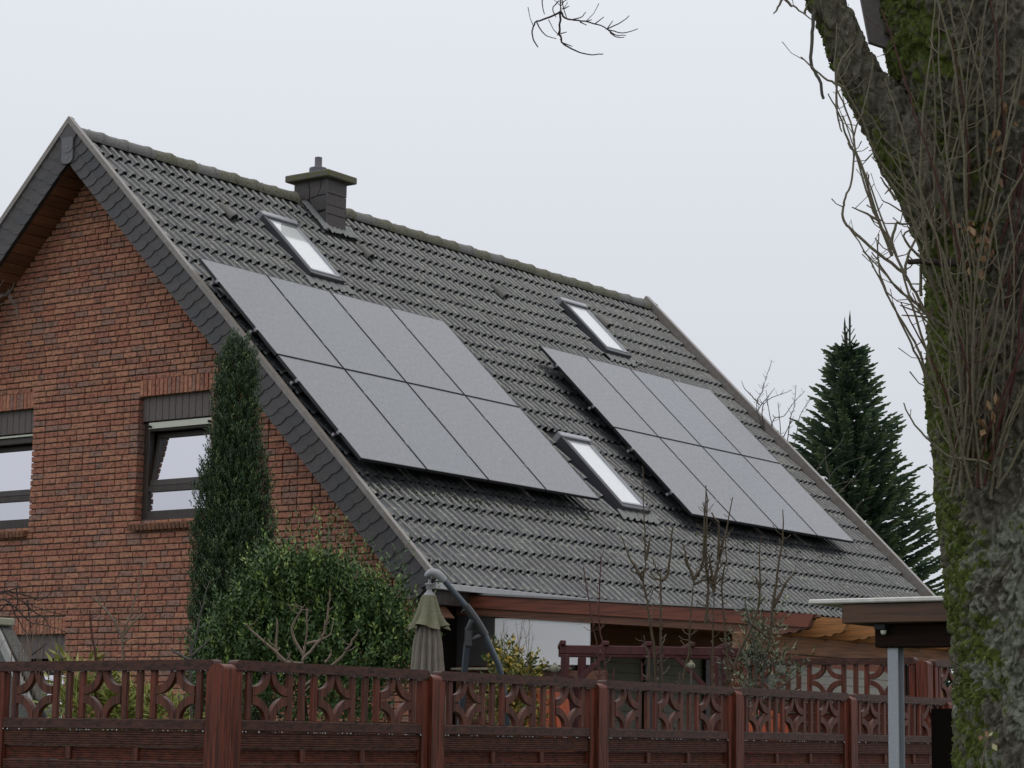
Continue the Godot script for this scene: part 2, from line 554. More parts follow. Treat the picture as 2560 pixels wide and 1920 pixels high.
func build_verges():
	# near verge, both slopes: board, slates, metal trim
	var rng := RandomNumberGenerator.new(); rng.seed = 21
	for side in [1.0, -1.0]:
		var len := 8.02
		var mb := MB.new()
		var poly := PackedVector2Array()
		var a := vp(0.0, 0.02, 0, side); var b := vp(len, 0.02, 0, side); var c := vp(len, 0.385, 0, side); var d := vp(0.385 * tan(PHI), 0.385, 0, side)
		for q in [a, b, c, d]: poly.append(Vector2(q.x, q.y))
		mb.prism(poly, -18.42, -18.375)
		var verge := part("verge_board", mb.mesh(), M.under, house)
		# slates: two rows, each with a rounded leading edge, lapping down the slope
		var tones := [Color(0.075, 0.07, 0.072), Color(0.085, 0.08, 0.082), Color(0.07, 0.068, 0.072), Color(0.08, 0.074, 0.072)]
		for rowi in 2:
			var p0 := 0.055 if rowi == 0 else 0.225
			var p1 := 0.245 if rowi == 0 else 0.400
			var n := int(len / 0.155) + 1
			if side < 0: n = 26
			for k in n:
				var a1 := 0.34 + k * 0.155 + (0.045 if rowi == 0 else 0.0)
				if rowi == 1 and a1 < 0.40: continue
				if a1 > len: a1 = len
				mb = MB.new(); mb.col = tones[rng.randi() % tones.size()]
				var zf := -18.352 + rng.randf_range(-0.001, 0.001) + (0.004 if rowi == 1 else 0.0)
				var edge := []
				for j in 7:
					var t := j / 6.0
					# the edge runs forward then curls back at its foot
					edge.append([a1 - 0.062 * pow(t, 2.6) + 0.008 * sin(PI * t), lerpf(p0, p1, t)])
				for j in 6:
					var e0: Array = edge[j]; var e1: Array = edge[j + 1]
					var back0: float = maxf(e0[0] - 0.26, 0.04 + e0[1]); var back1: float = maxf(e1[0] - 0.26, 0.04 + e1[1])
					var q := [vp(back0, e0[1], zf - 0.016, side), vp(e0[0], e0[1], zf, side), vp(e1[0], e1[1], zf, side), vp(back1, e1[1], zf - 0.016, side)]
					var g := [vp(e0[0], e0[1], zf - 0.008, side), vp(e1[0], e1[1], zf - 0.008, side)]
					if side > 0:
						mb.quad(q[3], q[2], q[1], q[0]); mb.quad(q[1], q[2], g[1], g[0])
					else:
						mb.quad(q[0], q[1], q[2], q[3]); mb.quad(g[0], g[1], q[2], q[1])
				part("slate", mb.mesh(), M.slate, verge)
		# folded metal trim along the edge
		mb = MB.new()
		poly = PackedVector2Array()
		for q in [vp(0, 0, 0, side), vp(len, 0, 0, side), vp(len, 0.06, 0, side), vp(0.06 * tan(PHI), 0.06, 0, side)]: poly.append(Vector2(q.x, q.y))
		mb.prism(poly, -18.40, -18.335)
		part("verge_trim", mb.mesh(), M.trim, house)
		# far verge stands proud of the tiles
		mb = MB.new()
		poly = PackedVector2Array()
		for q in [vp(0, 0, 0, side), vp(len, 0, 0, side), vp(len, 0.36, 0, side), vp(0.36 * tan(PHI), 0.36, 0, side)]: poly.append(Vector2(q.x, q.y))
		mb.prism(poly, -31.43, -31.33)
		part("verge_trim", mb.mesh(), M.trim, house)
		# soffit boards of the overhang
		var n := 30 if side < 0 else 52
		for k in n:
			mb = MB.new()
			var s0 := 0.44 + k * 0.15
			poly = PackedVector2Array()
			for q in [vp(s0 + 0.004, 0.372, 0, side), vp(s0 + 0.146, 0.372, 0, side), vp(s0 + 0.146, 0.39, 0, side), vp(s0 + 0.140, 0.395, 0, side), vp(s0 + 0.010, 0.395, 0, side), vp(s0 + 0.004, 0.39, 0, side)]: poly.append(Vector2(q.x, q.y))
			mb.prism(poly, -18.83, -18.425)
			part("soffit_board", mb.mesh(), M.soffit[k % 3], verge)
	# apex: a ladder of rounded metal plates
	var mb2 := MB.new()
	mb2.prism(PackedVector2Array([Vector2(-19.845, 8.60), Vector2(-19.655, 8.60), Vector2(-19.60, 8.70), Vector2(-19.749, 8.84), Vector2(-19.90, 8.70)]), -18.36, -18.342)
	part("apex_plate", mb2.mesh(), M.slate_plain, house)
	for k in 2:
		mb2 = MB.new()
		var yb: float = 8.465 - k * 0.135
		var po := PackedVector2Array([Vector2(-19.843, yb + 0.19), Vector2(-19.843, yb + 0.06)])
		for j in range(0, 9): po.append(Vector2(-19.748 - 0.095 * cos(PI * j / 8.0), yb + 0.06 - 0.06 * sin(PI * j / 8.0)))
		po.append(Vector2(-19.653, yb + 0.06)); po.append(Vector2(-19.653, yb + 0.19))
		mb2.prism(po, -18.352 + 0.004 * (1 - k), -18.338 + 0.006 * (1 - k))
		var pl := part("apex_plate", mb2.mesh(), M.plate, house)
		mb2 = MB.new()
		mb2.cbox(Vector3(-19.757, yb + 0.065, -18.336 + 0.006 * (1 - k)), Vector3(-19.743, yb + 0.079, -18.326 + 0.006 * (1 - k)), 0.003)
		part("screw", mb2.mesh(), M.zinc, pl)

func build_gable_window(k: int):
	var h: Array = HOLES[k]
	var x0: float = h[0]; var x1: float = h[1]; var y0: float = h[2]; var y1: float = h[3]
	var zf := WZ - 0.115
	var mb := MB.new()
	# fixed frame: jambs, sill member, transom
	var ty: float = y0 + 0.335
	mb.cbox(Vector3(x0, y0, zf - 0.08), Vector3(x0 + 0.085, y1, zf), 0.004)
	mb.cbox(Vector3(x1 - 0.085, y0, zf - 0.08), Vector3(x1, y1, zf), 0.004)
	mb.cbox(Vector3(x0 + 0.085, y0 + 0.002, zf - 0.08), Vector3(x1 - 0.085, y0 + 0.115, zf - 0.002), 0.004)
	mb.cbox(Vector3(x0 + 0.085, ty, zf - 0.08), Vector3(x1 - 0.085, ty + 0.07, zf - 0.002), 0.004)
	mb.cbox(Vector3(x0 + 0.085, y1 - 0.40, zf - 0.08), Vector3(x1 - 0.085, y1 - 0.33, zf - 0.002), 0.004)
	mb.cbox(Vector3(x0 + 0.02, y0 - 0.0, zf + 0.002), Vector3(x1 - 0.02, y0 + 0.02, zf + 0.03), 0.004)
	var win := part("window", mb.mesh(), M.dark_frame, house)
	win.set_meta("label", ["gable window half behind the slim yew", "gable window at the picture's left edge", "ground floor window behind bare twigs"][k])
	# lower fixed pane
	mb = MB.new()
	mb.box(Vector3(x0 + 0.085, y0 + 0.115, zf - 0.045), Vector3(x1 - 0.085, ty, zf - 0.035))
	part("pane", mb.mesh(), M.pane, win)
	# upper sash, tipped inwards at the top
	var tip := Transform3D(Basis(Vector3(1, 0, 0), -0.15), Vector3(0, ty + 0.07, zf - 0.03))
	var sh: float = y1 - 0.40 - ty - 0.07
	mb = MB.new()
	mb.cbox(Vector3(x0 + 0.088, 0.002, -0.055), Vector3(x1 - 0.088, 0.075, 0.012), 0.004, tip)
	mb.cbox(Vector3(x0 + 0.088, sh - 0.06, -0.055), Vector3(x1 - 0.088, sh, 0.0), 0.004, tip)
	mb.cbox(Vector3(x0 + 0.088, 0.075, -0.055), Vector3(x0 + 0.155, sh - 0.06, 0.0), 0.004, tip)
	mb.cbox(Vector3(x1 - 0.155, 0.075, -0.055), Vector3(x1 - 0.088, sh - 0.06, 0.0), 0.004, tip)
	var sash := part("sash", mb.mesh(), M.dark_frame, win)
	mb = MB.new()
	mb.box(Vector3(x0 + 0.155, 0.075, -0.03), Vector3(x1 - 0.155, sh - 0.06, -0.02), tip)
	part("sash_pane", mb.mesh(), M.pane, win)
	# dark room behind
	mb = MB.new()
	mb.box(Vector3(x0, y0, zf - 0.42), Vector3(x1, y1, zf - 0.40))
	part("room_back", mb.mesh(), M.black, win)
	# boarded shutter box
	var n := int(round((x1 - x0) / 0.106))
	for j in n:
		mb = MB.new()
		var w := (x1 - x0) / n
		mb.cbox(Vector3(x0 + j * w + 0.003, y1 - 0.285, zf + 0.004), Vector3(x0 + (j + 1) * w - 0.003, y1 + 0.02, zf + 0.045), 0.004)
		part("shutter_box_board", mb.mesh(), M.box_board, win)
	mb = MB.new()
	mb.box(Vector3(x0 + 0.002, y1 - 0.29, zf - 0.07), Vector3(x1 - 0.002, y1 + 0.02, zf + 0.03))
	part("shutter_box", mb.mesh(), M.under, win)
	# end slat of the roller shutter with its stops
	if k < 2:
		mb = MB.new()
		var yy := y1 - 0.30
		mb.cbox(Vector3(x0 + 0.09, yy - (0.075 if k == 0 else 0.025), zf + 0.006), Vector3(x1 - 0.05, yy, zf + 0.03), 0.004)
		var bar := part("shutter_slat", mb.mesh(), M.cream, win)
		if k == 0:
			for sx in [x0 + 0.13, x1 - 0.09]:
				mb = MB.new()
				mb.lathe(PackedVector2Array([Vector2(0.001, 0.0), Vector2(0.015, 0.0), Vector2(0.015, 0.035), Vector2(0.001, 0.037)]), 10, Transform3D(Basis(Vector3(1, 0, 0), PI / 2), Vector3(sx, yy - 0.05, zf + 0.03)))
				part("shutter_stop", mb.mesh(), M.black, win)
	# brick sill, rowlock laid to fall
	var rng := RandomNumberGenerator.new(); rng.seed = 40 + k
	if k < 2:
		var ns := int(round((x1 - x0 + 0.06) / 0.064))
		for j in ns:
			mb = MB.new(); mb.col = [Color(0.27, 0.135, 0.085), Color(0.31, 0.15, 0.09), Color(0.24, 0.125, 0.085)][rng.randi() % 3]
			var xa := x0 - 0.03 + j * 0.064
			mb.cbox(Vector3(xa, -0.075, -0.10), Vector3(xa + 0.054, 0.0, 0.12), 0.005, Transform3D(Basis(Vector3(1, 0, 0), 0.22), Vector3(0, y0 - 0.028, WZ - 0.03)), 0.003, rng)
			part("sill_brick", mb.mesh(), M.brick, win)

func roof_window(zc: float, w: float, v0: float, v1: float, label: String):
	var z0 := zc - w / 2; var z1 := zc + w / 2
	var ht := -0.145
	var mb := MB.new()
	# kerb frame
	roof_box(mb, z0, z0 + 0.05, v0 + 0.06, v1 - 0.02, -0.29, ht, 0.006)
	roof_box(mb, z1 - 0.05, z1, v0 + 0.06, v1 - 0.02, -0.29, ht, 0.006)
	roof_box(mb, z0 + 0.05, z1 - 0.05, v1 - 0.09, v1 - 0.02, -0.29, ht - 0.004, 0.006)
	roof_box(mb, z0 + 0.05, z1 - 0.05, v0 + 0.06, v0 + 0.17, -0.29, ht - 0.01, 0.006)
	var win := part("roof_window", mb.mesh(), M.anthracite, house)
	win.set_meta("label", label)
	# hood over the top rail
	mb = MB.new()
	roof_box(mb, z0 - 0.01, z1 + 0.01, v0 + 0.01, v0 + 0.10, -0.27, ht + 0.02, 0.012)
	part("top_hood", mb.mesh(), M.zinc_light, win)
	# sash rails, lighter metal
	mb = MB.new()
	roof_box(mb, z0 + 0.052, z0 + 0.078, v0 + 0.17, v1 - 0.09, -0.20, ht + 0.008, 0.004)
	roof_box(mb, z1 - 0.078, z1 - 0.052, v0 + 0.17, v1 - 0.09, -0.20, ht + 0.008, 0.004)
	roof_box(mb, z0 + 0.078, z1 - 0.078, v1 - 0.125, v1 - 0.092, -0.20, ht + 0.004, 0.004)
	part("sash", mb.mesh(), M.zinc_light, win)
	# the pane and the white blind drawn under it
	mb = MB.new()
	roof_box(mb, z0 + 0.076, z1 - 0.076, v0 + 0.165, v1 - 0.12, ht - 0.012, ht - 0.006)
	part("pane", mb.mesh(), M.glass, win)
	mb = MB.new()
	roof_box(mb, z0 + 0.076, z1 - 0.076, v0 + 0.165, v1 - 0.12, ht - 0.030, ht - 0.024)
	part("blind", mb.mesh(), M.blind, win)
	# lead apron dressed over the tiles below, pleated with the rolls
	mb = MB.new()
	var n := 40
	var za := z0 - 0.06; var zb := z1 + 0.10
	for k in n:
		var q := []
		for e in [0, 1]:
			var z: float = lerpf(za, zb, float(k + e) / n)
			var t := 0.5 - 0.5 * cos(TAU * (z - COL0) / 0.15)
			q.append([z, HC - 0.044 + 0.044 * pow(t, 0.85)])
		var vb0 := v1 + 0.14 + 0.012 * sin(k * 1.7); var vb1 := v1 + 0.14 + 0.012 * sin((k + 1) * 1.7)
		mb.quad(rp(q[0][0], v1 - 0.03, -0.20 + (q[0][1] - HC) * 0.2), rp(q[0][0], vb0, q[0][1] + 0.012), rp(q[1][0], vb1, q[1][1] + 0.012), rp(q[1][0], v1 - 0.03, -0.20 + (q[1][1] - HC) * 0.2))
	part("lead_apron", mb.mesh(), M.lead, win)

func build_chimney():
	var x0 := -19.83; var x1 := -19.255; var z0 := -22.96; var z1 := -22.55
	var mb := MB.new()
	mb.box(Vector3(x0 + 0.012, 7.9, z0 + 0.012), Vector3(x1 - 0.012, 9.0, z1 - 0.012))
	var ch := part("chimney", mb.mesh(), M.under, house)
	# large slates: level courses on the roof side, curved ones on the gable side
	var ys := [8.25, 8.51, 8.63, 8.79, 9.0]
	for k in 4:
		mb = MB.new(); mb.col = Color(0.085, 0.074, 0.07) * (0.93 + 0.06 * (k % 2))
		mb.cbox(Vector3(x1 - 0.012, ys[k] + 0.003, z0), Vector3(x1 + 0.002 + 0.003 * (k % 2), ys[k + 1] - 0.003, z1), 0.003)
		part("slate", mb.mesh(), M.slate, ch)
	var plates := [[[-19.83, 8.4], [-19.56, 8.4], [-19.50, 8.55], [-19.58, 8.72], [-19.83, 8.70]], [[-19.55, 8.3], [-19.26, 8.3], [-19.26, 8.55], [-19.34, 8.52], [-19.48, 8.54]], [[-19.47, 8.555], [-19.26, 8.565], [-19.26, 8.76], [-19.42, 8.755], [-19.55, 8.73], [-19.49, 8.62]], [[-19.83, 8.715], [-19.57, 8.735], [-19.56, 8.86], [-19.60, 9.0], [-19.83, 9.0]], [[-19.55, 8.745], [-19.42, 8.77], [-19.37, 8.86], [-19.36, 9.0], [-19.59, 9.0], [-19.545, 8.87]], [[-19.41, 8.77], [-19.26, 8.775], [-19.26, 9.0], [-19.345, 9.0], [-19.355, 8.86]]]
	for k in plates.size():
		mb = MB.new(); mb.col = Color(0.085, 0.074, 0.07) * (0.9 + 0.03 * k)
		var po := PackedVector2Array()
		for q in plates[k]: po.append(Vector2(q[0], q[1]))
		mb.prism(po, z1 - 0.012, z1 + 0.002 * (k % 3))
		part("slate", mb.mesh(), M.slate, ch)
	# corner strip
	mb = MB.new()
	mb.cbox(Vector3(x1 - 0.012, 8.2, z1 - 0.006), Vector3(x1 + 0.01, 9.0, z1 + 0.01), 0.003)
	part("corner_strip", mb.mesh(), M.anthracite, ch)
	# cap slab with a low crown, moss on its rim
	mb = MB.new()
	var cx := (x0 + x1) / 2; var cz := (z0 + z1) / 2
	mb.cbox(Vector3(x0 - 0.095, 8.992, z0 - 0.11), Vector3(x1 + 0.095, 9.085, z1 + 0.095), 0.012)
	var r4 := [Vector3(x0 - 0.08, 9.083, z1 + 0.08), Vector3(x1 + 0.08, 9.083, z1 + 0.08), Vector3(x1 + 0.08, 9.083, z0 - 0.09), Vector3(x0 - 0.08, 9.083, z0 - 0.09)]
	for k in 4: mb.tri(r4[k], r4[(k + 1) % 4], Vector3(cx, 9.125, cz))
	part("cap", mb.mesh(), M.cap_moss, ch)
	mb = MB.new()
	mb.lathe(PackedVector2Array([Vector2(0.12, 9.08), Vector2(0.122, 9.20), Vector2(0.115, 9.21), Vector2(0.05, 9.215), Vector2(0.05, 9.36), Vector2(0.044, 9.362), Vector2(0.044, 9.25)]), 24, Transform3D(Basis(), Vector3(cx - 0.05, 0, cz)))
	part("flue_pipe", mb.mesh(), M.flue, ch)
	# lead flashing: a crumpled strip on the gable side, an apron below
	var rng := RandomNumberGenerator.new(); rng.seed = 3
	mb = MB.new()
	for k in 14:
		var v0 := -2.62 + k * 0.043; var v1 := v0 + 0.043
		var j := [rng.randf_range(-0.012, 0.012), rng.randf_range(-0.012, 0.012), rng.randf_range(0, 0.02)]
		mb.quad(rp(22.455 + j[0], v0, -0.175 + j[2]), rp(22.455 + j[1], v1, -0.18), rp(22.56, v1, -0.14), rp(22.56, v0, -0.14))
	for k in 26:
		var za := 22.44 + k * 0.028; var zb := za + 0.028
		var e0 := -2.00 + 0.02 * sin(k * 1.3); var e1 := -2.00 + 0.02 * sin((k + 1) * 1.3)
		mb.quad(rp(za, -2.24, -0.155), rp(za, e0, -0.178 + 0.014 * sin(k * 1.9)), rp(zb, e1, -0.178 + 0.014 * sin((k + 1) * 1.9)), rp(zb, -2.24, -0.155))
	part("lead_flashing", mb.mesh(), M.lead, ch)

func build_eaves():
	# pale metal drip edge and the fascia under it
	var mb := MB.new()
	mb.cbox(Vector3(-14.235, 3.115, -31.35), Vector3(-14.115, 3.178, -18.42), 0.004)
	part("drip_edge", mb.mesh(), M.drip, house)
	mb = MB.new()
	mb.box(Vector3(-14.50, 2.97, -31.3), Vector3(-14.24, 2.99, -18.45))
	mb.box(Vector3(-14.27, 2.99, -31.3), Vector3(-14.24, 3.16, -18.45))
	part("eave_box", mb.mesh(), M.dark_frame, house)

# ---------------------------------------------------------------- solar panels
const PW := 1.134
const PL := 1.722

func build_solar():
	var rb := roof_basis()
	var f := MB.new()
	# frame: four bars, black
	for q in [[0.0, 0.010, 0.0, PL], [PW - 0.010, PW, 0.0, PL], [0.010, PW - 0.010, 0.0, 0.010], [0.010, PW - 0.010, PL - 0.010, PL]]:
		f.box(Vector3(q[0], -0.035, q[2]), Vector3(q[1], 0.0, q[3]))
	var fm := f.mesh()
	var g := MB.new()
	g.box(Vector3(0.010, -0.010, 0.010), Vector3(PW - 0.010, -0.0015, PL - 0.010))
	var gm := g.mesh()
	var b := MB.new()
	b.box(Vector3(0.02, -0.014, 0.02), Vector3(PW - 0.02, -0.011, PL - 0.02))
	var bm := b.mesh()
	var cl := MB.new()
	cl.cbox(Vector3(-0.014, -0.02, -0.03), Vector3(0.014, 0.004, 0.03), 0.003)
	var cm := cl.mesh()
	var el := MB.new()
	el.cbox(Vector3(-0.022, -0.036, -0.02), Vector3(0.006, 0.003, 0.02), 0.003)
	el.cbox(Vector3(-0.075, -0.073, -0.018), Vector3(-0.002, -0.042, 0.018), 0.003)
	var em := el.mesh()
	var rows := ["upper", "lower"]
	var order := ["first", "second", "third", "fourth"]
	for a in 2:
		var z0: float = 18.472 if a == 0 else 25.277
		var v0: float = 0.0 if a == 0 else -0.019
		var group := "solar panels of the array near the gable" if a == 0 else "solar panels of the array near the far verge"
		for r in 2:
			for c in 4:
				var o := thing("solar_panel", "grey solar panel, %s from the left in %s row of %s array" % [order[c], rows[r], "the near gable" if a == 0 else "the far"], "solar panel", rp(z0 + c * 1.154, v0 + r * 1.742, 0), group)
				o.transform.basis = rb
				base_of[o] = Vector3.ZERO
				part("frame", fm, M.black_frame, o)
				part("glass", gm, M.solar[(r * 3 + c * 2 + a) % 3], o)
				part("back_sheet", bm, M.black, o)
				for q in [0.25, 0.75]:
					if c < 3: part("clamp", cm, M.zinc_dark, o, Transform3D(Basis(), Vector3(PW + 0.010, 0, PL * q)))
					if c == 0: part("end_clamp", em, M.zinc_mid, o, Transform3D(Basis(), Vector3(0, 0, PL * q)))
			for q in [0.25, 0.75]:
				var mb := MB.new()
				mb.cbox(Vector3(-0.06, -0.075, -0.02), Vector3(4.60, -0.0365, 0.02), 0.003)
				var hk := Transform3D(rb, rp(z0, v0 + r * 1.742 + PL * q, 0))
				var o := thing("mounting_rail", "dark rail under the %s row of %s array, %s one" % [rows[r], "the near gable" if a == 0 else "the far", "upper" if q < 0.5 else "lower"], "rail", hk.origin, "rails under the solar panels")
				o.transform.basis = rb
				base_of[o] = Vector3.ZERO
				part("rail", mb.mesh(), M.black_frame, o)
				for x in [0.5, 1.7, 2.9, 4.1]:
					mb = MB.new()
					mb.cbox(Vector3(x - 0.02, -0.215, -0.015), Vector3(x + 0.02, -0.0755, 0.015), 0.003)
					part("roof_hook", mb.mesh(), M.zinc_dark, o)

# ---------------------------------------------------------------- fence
const FX := -8.73
const FZ := -9.47
const FTOP := 2.022
const FP := 1.885

func fence_panel(o: Node3D, xf: Transform3D, label: String, meshes: Dictionary):
	# local axes: x along the panel from 0 to 1.77, y up from the ground, z out to the viewer
	var frame := part("panel", meshes.frame[0][0], M.fence_dark, o, xf)
	frame.set_meta("label", label)
	for kind in meshes:
		if kind == "frame": continue
		for q in meshes[kind]:
			var p := part(kind, q[0], q[1], frame)
			if kind == "raindrops": p.set_meta("kind", "stuff")

func fence_meshes() -> Dictionary:
	var D := {"frame": [], "stile": [], "slat": [], "arc": [], "ribbed_board": [], "batten": [], "raindrops": []}
	var W := 1.77
	var T := FTOP
	var mb := MB.new()
	# top rail with rounded ends, middle rail
	var po := PackedVector2Array([Vector2(-0.005, T - 0.058)])
	for j in 5: po.append(Vector2(0.02 - 0.025 * cos(PI / 2 * j / 4.0), T - 0.025 + 0.025 * sin(PI / 2 * j / 4.0)))
	for j in 5: po.append(Vector2(W - 0.02 + 0.025 * sin(PI / 2 * j / 4.0), T - 0.025 + 0.025 * cos(PI / 2 * j / 4.0)))
	po.append(Vector2(W + 0.005, T - 0.058))
	po.reverse()
	mb.prism(po, -0.035, 0.035)
	mb.cbox(Vector3(0.0605, T - 0.395, -0.026), Vector3(W - 0.0605, T - 0.333, 0.026), 0.005)
	D.frame.append([mb.mesh(), M.fence_dark])
	for x in [0.0, W - 0.06]:
		mb = MB.new()
		mb.cbox(Vector3(x, 0.12, -0.028), Vector3(x + 0.06, T - 0.0585, 0.028), 0.004)
		D.stile.append([mb.mesh(), M.fence_red])
	# slats and stars in the top light
	var y0 := T - 0.3325; var y1 := T - 0.0585
	for x in [0.135, 0.485, 0.595, 0.705, 1.055, 1.175, 1.285, 1.64]:
		mb = MB.new()
		mb.cbox(Vector3(x - 0.022, y0, -0.012), Vector3(x + 0.022, y1, 0.012), 0.003)
		D.slat.append([mb.mesh(), M.fence_red if fmod(x * 10.0, 3.0) < 1.2 else M.fence_mid])
	for xc in [0.31, 0.88, 1.4625]:
		for sx in [-1.0, 1.0]:
			for sy in [-1.0, 1.0]:
				mb = MB.new()
				var q := PackedVector2Array()
				var hw := 0.1525; var hh := (y1 - y0) / 2
				var cx: float = xc + sx * hw; var cy: float = (y0 + y1) / 2 + sy * hh
				for j in 9:
					var w := PI / 2 * j / 8.0
					q.append(Vector2(cx - sx * cos(w) * (hw - 0.001), cy - sy * sin(w) * (hh - 0.001)))
				for j in 9:
					var w := PI / 2 * (8 - j) / 8.0
					q.append(Vector2(cx - sx * cos(w) * (hw - 0.042), cy - sy * sin(w) * (hh - 0.050)))
				mb.prism(q, -0.016, 0.016)
				D.arc.append([mb.mesh(), M.fence_mid])
	# boards: ribbed ones proud, others set back with little battens
	var y := T - 0.397
	var k := 0
	while y > 0.2:
		if k % 2 == 0:
			mb = MB.new()
			for r in 7:
				mb.cbox(Vector3(0.0605, y - 0.094 + r * 0.0134, -0.006), Vector3(W - 0.0605, y - 0.094 + r * 0.0134 + 0.0122, 0.014), 0.003)
			mb.box(Vector3(0.0605, y - 0.094, -0.010), Vector3(W - 0.0605, y, 0.006))
			D.ribbed_board.append([mb.mesh(), M.fence_board])
			y -= 0.096
		else:
			mb = MB.new()
			for r in 6:
				mb.cbox(Vector3(0.0605, y - 0.080 + r * 0.0134, -0.024), Vector3(W - 0.0605, y - 0.080 + r * 0.0134 + 0.0122, -0.008), 0.003)
			mb.box(Vector3(0.0605, y - 0.080, -0.026), Vector3(W - 0.0605, y, -0.016))
			D.ribbed_board.append([mb.mesh(), M.fence_board_red])
			for x in [0.61, 1.16]:
				mb = MB.new()
				mb.cbox(Vector3(x - 0.02, y - 0.078, -0.0075), Vector3(x + 0.02, y - 0.002, 0.010), 0.003)
				D.batten.append([mb.mesh(), M.fence_mid])
			y -= 0.082
		k += 1
	# raindrops hanging along the lower edges
	mb = MB.new()
	var rng := RandomNumberGenerator.new(); rng.seed = 77
	for j in 110:
		var yy: float = T - 0.058 if j % 3 else T - 0.395
		var x := rng.randf_range(0.07, W - 0.07)
		if rng.randf() < 0.5: x = clampf(snappedf(x, 0.35) + rng.randfn(0, 0.04), 0.07, W - 0.07)
		var r := rng.randf_range(0.0025, 0.0045)
		mb.lathe(PackedVector2Array([Vector2(0.0004, -r * 2.2), Vector2(r * 0.8, -r * 1.7), Vector2(r, -r), Vector2(r * 0.7, -r * 0.2), Vector2(0.0005, 0.0005)]), 6, Transform3D(Basis(), Vector3(x, yy, 0.022 + rng.randf_range(-0.02, 0.006))))
	D.raindrops.append([mb.mesh(), M.drop])
	return D

func fence_post(o: Node3D, at: Vector3, top: float):
	var mb := MB.new()
	# square post with an arched head
	var po := PackedVector2Array([Vector2(-0.056, 0.0), Vector2(0.056, 0.0)])
	for j in 9: po.append(Vector2(0.056 * cos(PI * j / 8.0), top - 0.035 + 0.030 * sin(PI * j / 8.0)))
	mb.prism(po, -0.05, 0.05)
	part("post", mb.mesh(), M.fence_red, o, Transform3D(Basis(), at))

func build_fence():
	var D := fence_meshes()
	var o := thing("garden_fence", "red-brown wooden fence with star cut-outs across the foreground", "fence", Vector3(FX, 0, FZ))
	fence_panel(o, Transform3D(Basis(), Vector3(FX - 0.06 - 1.77, 0, FZ)), "panel left of the corner post", D)
	fence_panel(o, Transform3D(Basis(), Vector3(FX - 0.06 - 1.77 * 2 - 0.115, 0, FZ)), "panel past the left edge", D)
	# the run away from the viewer: x of the panel points down -z
	var away := Basis(Vector3(0, 0, -1), Vector3(0, 1, 0), Vector3(1, 0, 0))
	for k in 5: fence_panel(o, Transform3D(away, Vector3(FX, 0, FZ - 0.06 - k * FP)), ["panel in front of the pruned shrub", "panel in front of the parasol arm", "panel in front of the arbour", "panel in front of the fruit stems", "panel behind the steel post"][k], D)
	fence_post(o, Vector3(FX, 0, FZ + 0.02), FTOP - 0.02)
	for k in 5: fence_post(o, Vector3(FX, 0, FZ - (k + 1) * FP + 0.002), FTOP - 0.02)
	fence_post(o, Vector3(FX - 0.06 - 1.77 - 0.058, 0, FZ), FTOP - 0.02)
	# the return at the back, standing higher
	o = thing("back_fence", "higher carved wooden fence at the back under the terrace rafters", "fence", Vector3(-8.79, 0, -18.6))
	fence_panel(o, Transform3D(Basis(), Vector3(-8.87 - 1.77, 0.355, -18.6)), "panel between the olive bush and the steel post", D)
	fence_panel(o, Transform3D(away, Vector3(-8.76, 0.34, -18.70)), "panel running off behind the trunk", D)
	fence_post(o, Vector3(-8.79, 0, -18.60), FTOP + 0.33)
	fence_post(o, Vector3(-8.87 - 1.77 - 0.058, 0, -18.6), FTOP + 0.33)

